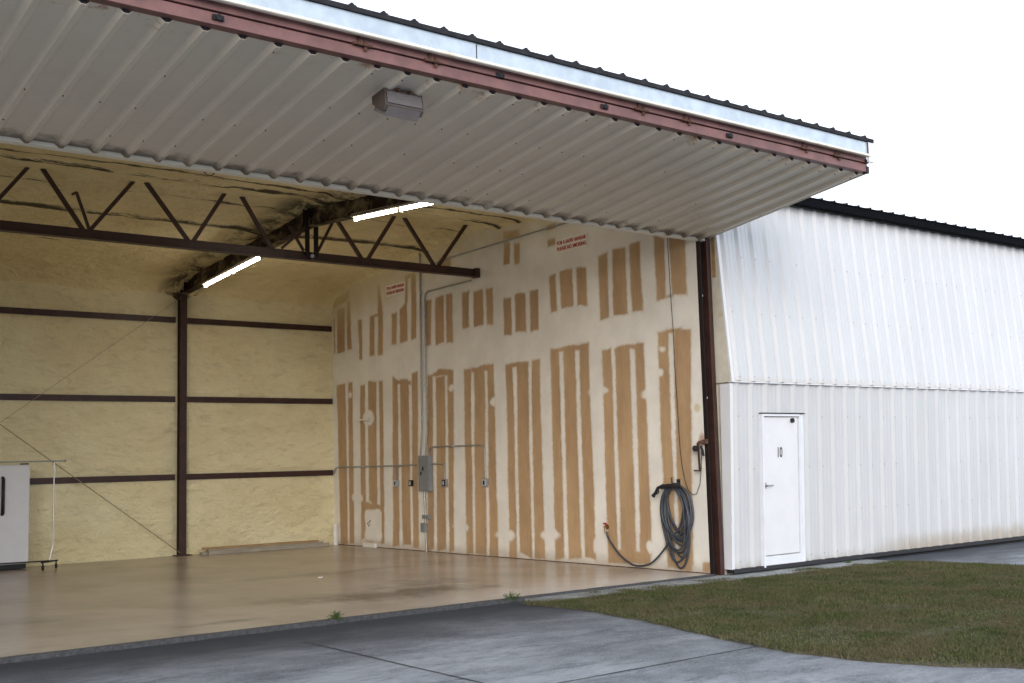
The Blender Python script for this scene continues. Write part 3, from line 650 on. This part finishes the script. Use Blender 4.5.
b = MB(); sheet(b, prof, (-2.748, 5.262), (-.26, 5.325), (0, 1)); b.build('upper_leaf_sheet', 'sheet_hi', OD)
b = MB()
for y in (-2.6, -1.7, -.9, -.1): b.box(XL, .10, y-.03, y+.03, 5.16, 5.235)
for x in (XL+.1, -10, -6.6, -3.3, .07): b.box(x-.03, x+.03, -2.565, -.135, 5.165, 5.23)
b.build('upper_leaf_frame', 'pink', OD)
for o in OD.children:
    if o.name.split('.')[0] in ('lower_fold_channel', 'upper_fold_channel', 'fold_gap_seal', 'hinge', 'latch_roller', 'end_hinge', 'white_fascia', 'fascia_seam', 'fascia_lip', 'corner_return', 'rusty_seam', 'closure_strip'):
        o.location = (-.035, .04, 0)

# --- the closed bifold door of the next bay (and one more beyond the frame)
def closed_door(name, X0, X1, walkdoor):
    CD = empty(name, None, None); CD.parent = BLD
    ua, ub = (-.275, 2.565), (-.07, 5.19); Lh = math.hypot(ub[0]-ua[0], ub[1]-ua[1]); nu_ = (-(ub[1]-ua[1])/Lh, (ub[0]-ua[0])/Lh)
    la, lb = (-.125, .055), (-.235, 2.60); Ll = math.hypot(lb[0]-la[0], lb[1]-la[1]); nl = (-(lb[1]-la[1])/Ll, (lb[0]-la[0])/Ll)
    rib0, rp = .66, .3025
    prof = ribbed(X0, X1, rib0, rp, .115, .036, .034)
    rx = [rib0+rp*k for k in range(-2, 90) if X0+.03 < rib0+rp*k < X1-.03]
    b = MB(); sheet(b, prof, ua, ub, nu_)
    screws(b, rx, ua, ub, nu_, (.022,), .035, 1, .008, .15); screws(b, rx, ua, ub, nu_, (.36, .66), .035, 1, .008, .35)
    screws(b, [q+.05 for q in rx], ua, ub, nu_, (.022, .40), .001, 1, .006, .4)
    b.build('upper_leaf_sheet', ['sheet_hi', 'conduit'], CD)
    def yl(z): return la[0]+(lb[0]-la[0])*(z-la[1])/(lb[1]-la[1])
    b = MB()
    if walkdoor:
        dx0, dx1, dz = .83, 1.72, 2.13
        for xa, xb, za, zb in ((X0, dx0, .055, 2.60), (dx1, X1, .055, 2.60), (dx0, dx1, dz, 2.60)):
            pf = ribbed(xa, xb, rib0, rp, .115, .036, .034)
            base = len(b.v); sheet(b, pf, (yl(za), za), (yl(zb), zb), nl)
            for k in range(base, len(b.v)):
                u_, v_ = b.uv[k]; b.uv[k] = (u_, (za+(zb-za)*v_)/2.6)
    else: sheet(b, prof, la, lb, nl)
    rx2 = [q for q in rx if not (walkdoor and .75 < q < 1.8)]
    screws(b, rx2, la, lb, nl, (.035, .27, .52, .80), .035, 1, .008, .45); screws(b, [q+.05 for q in rx2], la, lb, nl, (.52,), .001, 1, .006, .4)
    b.build('lower_leaf_sheet', ['sheet_lo', 'conduit'], CD)
    b = MB(); b.box(X0-.0, X1, ua[0]-.012, ua[0]+.05, 2.545, 2.562); b.build('drip_flashing', 'white', CD)
    # end caps and trims
    b = MB(); b.box(X0-.020, X0-.0125, -.105, -.05, 4.0, 4.7); b.build('stained_filler', 'orange', CD)
    b = MB(); b.hexa([(X0-.012, ua[0], 2.55), (X0-.001, ua[0], 2.55), (X0-.001, .0, 2.55), (X0-.012, .0, 2.55), (X0-.012, ub[0], 5.18), (X0-.001, ub[0], 5.18), (X0-.001, .0, 5.18), (X0-.012, .0, 5.18)]); b.build('upper_end_cap', 'beige', CD)
    b = MB(); b.hexa([(X0-.016, ua[0]-.03, 2.55), (X0+.035, ua[0]-.03, 2.55), (X0+.035, ua[0]-.002, 2.55), (X0-.016, ua[0]-.002, 2.55), (X0-.016, ub[0]-.03, 5.18), (X0+.035, ub[0]-.03, 5.18), (X0+.035, ub[0]-.002, 5.18), (X0-.016, ub[0]-.002, 5.18)]); b.build('upper_edge_trim', 'white', CD)
    b = MB(); b.hexa([(X0-.016, la[0]-.032, .05), (X0+.04, la[0]-.032, .05), (X0+.04, -.02, .05), (X0-.016, -.02, .05), (X0-.016, lb[0]-.032, 2.53), (X0+.04, lb[0]-.032, 2.53), (X0+.04, -.09, 2.53), (X0-.016, -.09, 2.53)]); b.build('lower_edge_trim', 'white', CD)
    b = MB(); b.box(X0, X1, -.175, -.05, .0, .054); b.build('bottom_seal', 'black', CD)
    b = MB(); b.hexa([(X0+.05, la[0]+.03, .06), (X1, la[0]+.03, .06), (X1, -.002, .06), (X0+.05, -.002, .06), (X0+.05, lb[0]+.03, 2.59), (X1, lb[0]+.03, 2.59), (X1, -.002, 2.59), (X0+.05, -.002, 2.59)]) ; 
    b.hexa([(X0+.05, ua[0]+.03, 2.595), (X1, ua[0]+.03, 2.595), (X1, -.002, 2.595), (X0+.05, -.002, 2.595), (X0+.05, ub[0]+.03, 5.17), (X1, ub[0]+.03, 5.17), (X1, -.002, 5.17), (X0+.05, -.002, 5.17)]); b.build('leaf_core', 'beige', CD)
    return yl
yl = closed_door('closed_bifold_door', .215, 13.1, True)
closed_door('closed_bifold_door', 13.5, 26.1, False)
b = MB(); b.box(13.15, 13.45, -.05, .001, -.018, 5.12); b.build('bay_post', 'steel', BLD)

# --- the personnel door with the number 10, set in the lower leaf
WD = empty('personnel_door', None, None); WD.parent = BLD
def lean(mb, x0, x1, z0, z1, o0, o1, mi=0):   # box following the lean of the leaf; o = distance in front of the sheet
    mb.hexa([(x0, yl(z0)-o1, z0), (x1, yl(z0)-o1, z0), (x1, yl(z0)-o0, z0), (x0, yl(z0)-o0, z0), (x0, yl(z1)-o1, z1), (x1, yl(z1)-o1, z1), (x1, yl(z1)-o0, z1), (x0, yl(z1)-o0, z1)], mi)
b = MB(); lean(b, .83, .865, .03, 2.125, -.03, .058); b.build('frame_jamb', 'whitefr', WD, .003)
b = MB(); lean(b, 1.64, 1.735, .03, 2.125, -.03, .045); lean(b, 1.655, 1.667, .19, 2.09, .045, .052); b.build('frame_jamb', 'whitefr', WD, .003)
b = MB(); lean(b, .867, 1.638, 2.09, 2.125, -.03, .058); b.build('frame_head', 'whitefr', WD, .003)
b = MB(); lean(b, .82, 1.745, 2.127, 2.140, -.01, .070); b.build('drip_cap', 'dark_trim', WD)
b = MB(); lean(b, .867, 1.638, .03, .175, -.03, .040); b.build('kick_sill', 'whitefr', WD, .003)
b = MB(); lean(b, .872, 1.632, .188, 2.082, -.02, .022); leaf = b.build('door_leaf', 'white', WD, .004)
b = MB(); y_ = yl(1.14)-.022; b.box(.885, .925, y_-.010, y_, 1.10, 1.18); b.cyl((.905, y_-.008, 1.14), (.905, y_-.05, 1.14), .011, 10); b.tube([(.905, y_-.048, 1.14), (.95, y_-.052, 1.14), (1.02, y_-.05, 1.14)], .010, 8); b.build('handle', 'conduit', leaf)
b = MB(); y_ = yl(2.02)-.022; b.cyl((1.50, y_+.001, 2.035), (1.50, y_-.03, 2.035), .033, 16); b.build('peephole_vent', 'dark_trim', leaf)
n10 = text_mesh('10', 'door_number', 'black', .20, .0015, leaf, .62, .002); n10.location = (1.225, yl(1.58)-.0245, 1.585); n10.rotation_euler = (R(90+2.5), 0, 0)

# ================================================================== THINGS
# fluorescent strip lights under the rafter (two tubes end to end in each)
def strip_light(y0, z0, y1, z1, label):
    t = empty('strip_light', label, 'ceiling light', (-3.24, (y0+y1)/2, (z0+z1)/2), 'fluorescent strip lights under the rafter')
    def P(k, dz=0., dx=0.): return (dx, (y0+(y1-y0)*k)-(y0+y1)/2, (z0+(z1-z0)*k)-(z0+z1)/2+dz)
    b = MB(); b.bar(P(-.005, .05), P(1.005, .05), .12, .05); b.build('housing', 'cream', t)
    for a, c in ((.005, .493), (.507, .995)):
        b = MB(); b.tube([P(a), P(c)], .017, 12); b.build('tube', 'tube', t)
        for q in (a, c): b = MB(); b.bar(P(q-.006, 0), P(q+.006, 0), .055, .06); b.build('tube_socket', 'cream', t)
    for k in (.2, .8): b = MB(); p = P(k, .07); b.cyl(p, (p[0], p[1], p[2]+.12), .006, 6); b.build('hanger', 'galv', t)
strip_light(9.12, 4.90, 6.77, 5.06, 'lit fluorescent strip light deeper in the hangar, under the back slope of the rafter')
strip_light(3.71, 5.13, 1.27, 4.94, 'lit fluorescent strip light nearest the raised door, under the front slope of the rafter')

# wall pack light on the raised door
def wall_pack():
    t = empty('wall_pack_light', 'bronze box lamp fixed to the underside of the raised door', 'outdoor lamp', (-6.24, -2.2, 4.81))
    w = .20
    prof = [(.105, .0), (.105, .16), (.06, .20), (-.11, .075), (-.11, 0.)]      # (along the door outwards, downwards)
    def P(x, a, d): return (x, -a*.99-d*.137, a*.137-d*.99)
    b = MB(); n = len(prof); V = [P(-w, *q) for q in prof]+[P(w, *q) for q in prof]
    b.add(V, [tuple(range(n)), tuple(reversed(range(n, 2*n)))]+[((i+1) % n, i, n+i, n+(i+1) % n) for i in range(n)]); b.build('housing', 'lamphousing', t, .006)
    lp = [(.102, .165), (.060, .203), (-.112, .080), (-.14, .11), (.03, .232)]
    b = MB(); n = len(lp); q_ = .17; V = [P(-q_, *q) for q in lp]+[P(q_, *q) for q in lp]
    b.add(V, [tuple(range(n)), tuple(reversed(range(n, 2*n)))]+[((i+1) % n, i, n+i, n+(i+1) % n) for i in range(n)]); b.build('glass_lens', 'lens', t, .008)
    b = MB(); b.hexa([P(-w+.02, .108, .03), P(w-.02, .108, .03), P(w-.02, .116, .03), P(-w+.02, .116, .03), P(-w+.02, .108, .14), P(w-.02, .108, .14), P(w-.02, .116, .14), P(-w+.02, .116, .14)]); b.build('hood_sheen_plate', 'lens', t, .003)  # sky reflection on the bronze hood, painted as a paler plate
    for x in (-.07, .05): b = MB(); b.cyl(P(x, .11, .01), P(x, .14, .01), .012, 8); b.build('conduit_plug', 'rust', t)
wall_pack()

# electrics on the drywall
def wallbox(name, y, z, w, h, d, m, label, cat, group=None, extra=None):
    t = empty(name, label, cat, (0, y, z), group)
    b = MB(); b.box(-d, -.003, -w/2, w/2, -h/2, h/2); b.build('box', m, t, .004)
    if extra: extra(t)
    return t
def breaker(t):
    b = MB(); b.box(-.098, -.091, -.155, .155, -.31, .31); b.build('door', 'panelgrey', t, .003)
    b = MB(); b.box(-.106, -.0985, .05, .08, -.03, .03); b.build('latch', 'black', t)
    b = MB(); b.box(-.1, -.0985, -.02, .03, .05, .12); b.build('warning_label', 'steel', t)
wallbox('breaker_panel', 6.79, 1.40, .34, .64, .09, 'panelgrey', 'grey electrical breaker panel on the striped drywall', 'electrical panel', None, breaker)
def outlet(dark):
    def f(t):
        b = MB(); b.box(-.064, -.056, -.05, .05, -.055, .055); b.build('cover_plate', 'black' if dark else 'galv', t, .002)
        b = MB(); b.box(-.068, -.065, -.022, .022, -.035, .035); b.build('receptacle', 'galv' if dark else 'dark_trim', t)
    return f
G_ = 'outlet boxes on the drywall'
wallbox('outlet_box', 7.80, 1.225, .12, .13, .055, 'conduit', 'light outlet box left of the grey breaker panel, hanging from a conduit drop', 'outlet', G_, outlet(False))
wallbox('outlet_box', 7.28, 1.225, .05, .11, .045, 'black', 'narrow black outlet box just left of the breaker panel', 'outlet', G_, outlet(True))
wallbox('outlet_box', 6.20, 1.225, .13, .14, .055, 'conduit', 'outlet box with a dark face just right of the breaker panel', 'outlet', G_, outlet(True))
wallbox('outlet_box', 5.00, 1.225, .12, .13, .055, 'conduit', 'outlet box farthest right of the breaker panel, at the end of the upper conduit', 'outlet', G_, outlet(False))
def pipe(label, pts, r=.013, clips=()):
    t = tag(newobj('conduit', None), label, 'conduit', 'thin metal conduits on the drywall')
    t.location = pts[0]; o = Vector(pts[0])
    b = MB(); b.tube([Vector(p)-o for p in pts], r, 8); b.build('pipe', 'conduit', t)
    if clips:
        for c in clips: b = MB(); c = Vector(c)-o; b.box(c.x-.018, c.x+.016, c.y-.03, c.y+.03, c.z-.014, c.z+.014); b.build('clip', 'galv', t)
    return t
X = -.028
def arc(p, q, r_, n=6):  # rounded corner handled by inserting points
    return []
pipe('grey conduit running level from the back corner to the breaker panel', [(X, 10.18, 1.42), (X, 10.12, 1.52), (X, 10.02, 1.55), (X, 7.98, 1.55), (X, 7.88, 1.55), (X, 7.12, 1.56)], .013, [(X, 9, 1.55)])
pipe('short conduit drop to the outlet left of the breaker panel', [(X-.01, 7.62, 1.548), (X-.01, 7.74, 1.53), (X-.01, 7.80, 1.47), (X-.01, 7.80, 1.29)])
pipe('short level conduit just right of the breaker panel', [(X, 6.60, 1.565), (X, 6.24, 1.565), (X, 6.20, 1.53), (X, 6.20, 1.30)], .011)
pipe('upper conduit rising from the breaker panel and turning down to the rightmost outlet', [(X, 6.70, 1.72), (X, 6.69, 1.81), (X, 6.62, 1.865), (X, 6.5, 1.87), (X, 5.12, 1.86), (X, 5.03, 1.83), (X, 5.00, 1.75), (X, 5.00, 1.30)], .013, [(X, 5.9, 1.865)])
pipe('tall conduit running straight up from the breaker panel to the ceiling', [(X, 6.97, 1.72), (X, 6.90, 2.2), (X, 6.88, 5.46)], .017, [(X, 6.88, 3.4), (X, 6.88, 4.7), (X, 6.9, 2.4)])
pipe('tall conduit that bends toward the end of the truss', [(X, 6.80, 1.72), (X, 6.74, 2.2), (X, 6.74, 4.56), (X, 6.72, 4.66), (X, 6.63, 4.70), (X, 5.30, 4.71)], .015, [(X, 6.74, 3.0), (X, 6.74, 4.3)])
pipe('high conduit running along the drywall under the roof toward the front', [(X, 6.35, 5.18), (X, 5.9, 5.21), (X, 3.92, 5.24), (X, 2.4, 5.26), (X, .8, 5.26)], .013)
pipe('lower conduit dropping from the breaker panel to the floor', [(X, 6.86, 1.10), (X, 6.84, .5), (X, 6.83, .0)], .022, [(X, 6.85, .85)])
wallbox('junction_box', 6.80, .62, .22, .07, .06, 'panelgrey', 'small grey junction box below the breaker panel', 'junction box', None)
wallbox('meter_socket', 6.86, .43, .12, .16, .09, 'panelgrey', 'grey disconnect box just above the floor under the breaker panel', 'junction box', None)

# red and white signs high on the drywall
def sign(y, z, w, h, label):
    t = empty('wall_sign', label, 'sign', (-.004, y, z), 'red lettered signs on the drywall')
    b = MB(); b.box(-.006, 0, -w/2, w/2, -h/2, h/2); b.build('board', 'signwhite', t)
    for body, dz in (('FOR A SAFER HANGAR', .047), ('PLEASE NO SMOKING', -.047)):
        o = text_mesh(body, 'lettering', 'red', .082, .0015, t, 1., .0022)
        w0 = max(v.co.x for v in o.data.vertices)-min(v.co.x for v in o.data.vertices)
        for v in o.data.vertices: v.co.x *= (w*.92)/w0
        o.rotation_euler = Matrix(((0, 0, -1), (-1, 0, 0), (0, 1, 0))).to_euler(); o.location = (-.0085, 0, dz)
sign(2.635, 4.915, .74, .215, 'red lettered white sign on the drywall nearer the door opening')
sign(7.77, 4.895, .68, .21, 'red lettered white sign on the drywall nearer the back corner')

# coiled hose hung by the door post
def hose():
    t = empty('hose_coil', 'grey water hose hung in long loops on the drywall by the door post', 'hose', (-.05, .62, 1.2))
    o = Vector(t.location); rr = random.Random(3)
    pts = []
    loops = 12
    for k in range(loops):
        bot = rr.uniform(.10, .52) if k else .05
        bot = [.05, .50, .20, .46, .30, .52, .13, .42, .36, .49, .26, .45][k]; cy = .64-.035*(k % 3)+rr.uniform(-.02, .02); hw = .225+rr.uniform(-.035, .035); top = 1.17+rr.uniform(-.03, .02)
        low = cy-.10+rr.uniform(-.03, .05)*1.0
        xo = -.035-.016*(k % 5)-.008*(k//5)
        N = 34
        for i in range(N):
            a = 2*math.pi*i/N - math.pi/2*-1          # start at the top
            c_, s_ = math.cos(a), math.sin(a)
            zz = (top+bot)/2+(top-bot)/2*s_; f = (1-s_)/2
            yy = cy+(low-cy)*f + hw*c_*(1-.12*f)*(1 if abs(s_) < .97 else 1)
            yy += .012*math.sin(3*a+k)
            pts.append(Vector((xo-.012*math.sin(a*2+k), yy, zz))-o)
    # leave the coil toward the tap
    tail = [(-.075, .50, .62), (-.08, .70, .42), (-.075, .88, .24), (-.07, 1.08, .10), (-.065, 1.30, .045), (-.06, 1.50, .06), (-.06, 1.72, .17), (-.06, 1.90, .33), (-.06, 1.98, .43), (-.06, 2.0, .50)]
    def smooth(p, n=5):
        p = [Vector(q) for q in p]; out = []
        for i in range(len(p)-1):
            a, b_, c, d = p[max(i-1, 0)], p[i], p[i+1], p[min(i+2, len(p)-1)]
            for s in range(n):
                u = s/n; out.append(.5*((2*b_)+(c-a)*u+(2*a-5*b_+4*c-d)*u*u+(3*b_-3*c+d-a)*u**3))
        return out+[p[-1]]
    b = MB(); b.tube(pts, .015, 8); b.build('loops', 'hose', t)
    b = MB(); b.tube([q-o for q in smooth([(-.05, .40, 1.0), (-.07, .43, .85)]+tail)], .014, 8); b.build('supply_end', 'hose', t)
    b = MB(); b.tube([Vector(q)-o for q in [(-.09, .66, 1.15), (-.13, .74, 1.175), (-.14, .83, 1.14), (-.14, .89, 1.07), (-.14, .93, 1.03)]], [.02, .024, .024, .018, .03], 10); b.build('spray_nozzle', 'black', t)
    b = MB(); b.tube([Vector(q)-o for q in [(-.14, .83, 1.15), (-.16, .80, 1.08), (-.15, .86, 1.06)]], .012, 8); b.build('nozzle_trigger', 'black', t)
    b = MB(); b.tube([Vector(q)-o for q in [(-.12, .46, 1.16), (-.13, .56, 1.175), (-.13, .68, 1.17), (-.12, .78, 1.15)]], .028, 8); b.build('tie_wrap', 'black', t)
hose()
t = empty('hose_hook', 'blue grey steel hook above the coiled hose', 'hook', (0, .56, 1.2)); b = MB(); b.tube([(0, 0, 0), (-.13, 0, 0), (-.14, 0, .03), (-.14, 0, .09)], .011, 8); b.build('hook_rod', 'hose', t)
b = MB(); b.box(-.012, 0, -.03, .03, -.06, .06); b.build('hook_plate', 'dark_trim', t)
t = empty('water_tap', 'brass garden tap low on the drywall feeding the hose', 'tap', (0, 2.04, .57))
b = MB(); b.cyl((0, 0, 0), (-.07, 0, 0), .014, 10); b.cyl((-.055, 0, 0), (-.06, -.02, -.09), .016, 10); b.build('spout', 'brass', t)
b = MB(); b.cyl((-.05, 0, .01), (-.05, 0, .045), .008, 8); b.cyl((-.05, .035, .05), (-.05, -.035, .05), .011, 8); b.cyl((-.075, 0, .05), (-.025, 0, .05), .011, 8); b.build('tap_wheel', 'red', t)
b = MB(); b.cyl((0, 0, 0), (-.01, 0, 0), .035, 12); b.build('escutcheon', 'brass', t)

# door cable and crank beside the post
t = empty('door_crank', 'rusty hand crank bolted to the dark door post above the hose', 'crank', (-.03, .08, 1.70))
b = MB(); b.tube([(.05, -.05, .06), (-.02, -.05, .06), (-.05, .0, .05), (-.05, .03, .02)], .022, 8); b.box(-.03, .04, -.09, -.04, .03, .09); b.build('bracket', 'rust', t)
b = MB(); b.cyl((-.09, .05, -.03), (-.03, .05, -.03), .042, 12); b.build('pulley', 'dark_trim', t)
b = MB(); b.bar((-.06, .01, .02), (-.06, -.005, -.33), .022, .022, (0, 1, 0)); b.bar((-.06, -.015, -.33), (-.06, .10, -.325), .018, .018); b.build('crank_handle', 'steel', t)
b = MB(); b.tube([(-.06, -.04, .0), (-.07, -.075, -.06), (-.06, -.08, -.13)], .018, 8); b.build('hose_bib', 'dark_trim', t)
b = MB(); cab = [(-.03, .56, 5.2), (-.03, .56, 4.62), (-.03, .54, 3.81), (-.03, .52, 3.3), (-.03, .52, 2.9), (-.03, .50, 2.3), (-.03, .485, 1.73), (-.03, .46, 1.45), (-.03, .41, 1.22), (-.03, .36, 1.11), (-.03, .29, 1.05), (-.03, .21, 1.06), (-.03, .14, 1.2), (-.035, .10, 1.4), (-.06, .06, 1.66)]
b.tube(cab, .0048, 6); o = b.build('door_cable', 'dark_trim'); tag(o, 'thin dark cable hanging down the drywall to the crank by the post', 'cable')

# refrigerator against the back wall, cut by the left edge of the picture
t = empty('refrigerator', 'white refrigerator with a black handle against the foam back wall', 'refrigerator', (-6.47, 9.95, 0))
b = MB(); b.box(-.37, .37, -.28, .2, .09, 1.73); b.build('cabinet', 'white', t, .01)
b = MB(); b.box(-.37, .37, -.34, -.285, .10, 1.73); b.build('door', 'white', t, .012)
b = MB(); b.box(-.35, .35, -.27, .18, .012, .089); b.build('base_grille', 'black', t)
b = MB(); b.tube([(-.06, -.342, .92), (-.06, -.39, .94), (-.06, -.39, 1.50), (-.06, -.342, 1.52)], .028, 8); b.build('handle', 'black', t)
b = MB(); b.box(.24, .36, -.30, -.22, 1.732, 1.752); b.build('hinge_cap', 'dark_trim', t)

# wheeled garment rack in front of it
t = empty('garment_rack', 'thin wheeled clothes rail standing in front of the white refrigerator', 'garment rack', (-6.50, 9.3, 0))
b = MB(); b.cyl((-.9, 0, 1.775), (.86, 0, 1.775), .012, 8); b.cyl((.86, 0, 1.775), (.885, 0, 1.775), .02, 8); b.build('hanging_rail', 'conduit', t)
for sx in (-.72, .70):
    b = MB(); b.tube([(sx, 0, 1.765), (sx, 0, .34)], .012, 8); b.tube([(sx, 0, .36), (sx-.02, 0, .31), (sx-.05, 0, .15)], .013, 8); b.build('upright', 'chrome', t)
    b = MB(); b.cyl((sx-.22, -.15, .125), (sx+.12, .15, .125), .014, 8); b.build('foot_bar', 'dark_trim', t)
    for dx, dy in ((-.19, -.12), (.09, .12)):
        b = MB(); b.cyl((sx+dx-.014, dy, .038), (sx+dx+.014, dy, .038), .038, 12); b.cyl((sx+dx, dy, .06), (sx+dx, dy, .112), .012, 8); b.build('caster', 'black', t)
b = MB(); b.cyl((-.92, 0, .15), (.70, 0, .135), .011, 8); b.build('base_rail', 'dark_trim', t)

# boards lying along the back wall
def board(x0, x1, y, z, w, h, m, label, tilt=0.):
    b = MB(); b.box(-(x1-x0)/2, (x1-x0)/2, -w/2, w/2, 0, h); o = b.build('board', m, None, .002); o.location = ((x0+x1)/2, y, z); o.rotation_euler = (0, R(tilt), R(random.uniform(-.2, .2)))
    tag(o, label, 'board', 'boards lying at the foot of the back wall')
board(-2.95, -.45, 9.96, .002, .14, .045, 'woodgrey', 'grey board lying on the floor at the bottom of the stack by the back wall')
board(-2.82, -.42, 9.98, .049, .12, .04, 'woodgrey', 'grey board in the middle of the stack at the foot of the back wall')
board(-2.90, -.50, 10.0, .091, .10, .035, 'wood', 'pale pine board on top of the stack at the foot of the back wall')
board(-2.86, -.35, 9.84, .002, .06, .06, 'woodgrey', 'grey batten lying in front of the stacked boards by the back wall')

# small things fixed to or lying by the drywall
t = empty('wall_bracket', 'short cream bracket rod on the round white patch of the drywall', 'bracket', (0, 8.97, 2.46))
b = MB(); b.cyl((0, -.16, 0), (-.03, -.16, 0), .022, 8); b.tube([(-.035, -.19, 0), (-.05, .0, .005), (-.06, .20, .01)], .016, 8); b.build('rod', 'cream', t)
b = MB(); b.box(-.006, -.001, -.20, -.12, -.04, .04); b.build('mounting_plate', 'galv', t)
t = empty('pipe_stub', 'short white plastic pipe standing in the back corner beside the drywall', 'pipe', (-.06, 10.08, 0))
b = MB(); b.cyl((0, 0, .0), (0, 0, .38), .055, 14); b.build('pipe', 'pvc', t); b = MB(); b.cyl((0, 0, .381), (0, 0, .42), .06, 14); b.build('pipe_cap', 'pvc', t)
b = MB(); b.box(-.06, 0, -.22, .22, 0, .075); o = b.build('white_block', 'pvc', None, .006); o.location = (-.012, 8.78, .001); tag(o, 'short white trim block lying at the foot of the drywall', 'trim block')
t = empty('wire_stubs', 'red wire ends sticking out of the square white patch on the drywall', 'wires', (0, 8.83, .47))
for k, (dy, dz) in enumerate(((.04, .0), (-.03, .04), (.0, -.04))):
    b = MB(); b.tube([(0, dy, dz), (-.02, dy+.008, dz-.01), (-.024, dy+.01, dz-.035)], .008, 6); b.build('wire', 'rust', t)
b = MB(); b.tube([(-5.83, 3.1, 5.44), (-5.82, 3.09, 5.36), (-5.77, 3.08, 5.31), (-5.71, 3.07, 5.31), (-5.66, 3.05, 5.36), (-5.64, 3.04, 5.44)], .007, 6); tag(b.build('ceiling_wire', 'black'), 'small loop of black wire hanging from the foam ceiling near the raised door', 'wire')

# scraps on the floor
for (x, y), s, lab in (((-3.70, 4.05), .035, 'tiny white scrap on the hangar floor in front of the drywall'), ((-7.85, 6.2), .02, 'tiny white scrap on the hangar floor near the refrigerator')):
    b = MB(); b.hexa([(x, y, .001), (x+s*2, y+.01, .001), (x+s*1.7, y+s, .001), (x+.01, y+s*.8, .001), (x, y, .008), (x+s*2, y+.01, .02), (x+s*1.7, y+s, .012), (x+.01, y+s*.8, .018)]); tag(b.build('paper_scrap', 'paper'), lab, 'scrap', 'scraps on the hangar floor')

# weeds growing in the threshold gap
def weed(x, y, r_, h, n, label, seed):
    rr = random.Random(seed); b = MB()
    t = empty('weed', label, 'weed', (x, y, -.03), 'weeds along the threshold')
    st = MB()
    for k in range(n):
        a = rr.uniform(0, 2*math.pi); d = rr.uniform(.1, 1)*r_; top = Vector((math.cos(a)*d, math.sin(a)*d*.6, h*rr.uniform(.35, 1)*(1-.4*d/r_)))
        st.tube([(0, 0, 0), top*.55+Vector((0, 0, .01)), top], .0018, 4)
        for q in range(4):
            p = top*rr.uniform(.5, 1); L_ = rr.uniform(.018, .036); aa = rr.uniform(0, 6.28); dd = Vector((math.cos(aa), math.sin(aa), rr.uniform(-.2, .7))).normalized(); s = dd.cross(Vector((0, 0, 1))).normalized()*L_*.28
            b.add([p, p+dd*L_*.5+s, p+dd*L_, p+dd*L_*.5-s], [(0, 1, 2, 3)])
    b.build('leaves', 'leaf', t); st.build('stems', 'leaf', t)
weed(-5.70, -.035, .12, .14, 44, 'small green weed in the middle of the hangar threshold', 1)
weed(-3.44, -.05, .14, .13, 40, 'low weed at the threshold where the turf begins', 2)
weed(-9.0, -.02, .07, .06, 12, 'tiny weed at the left end of the threshold', 3)
weed(2.55, -.28, .08, .05, 16, 'small weed on the concrete strip under the white door', 4)
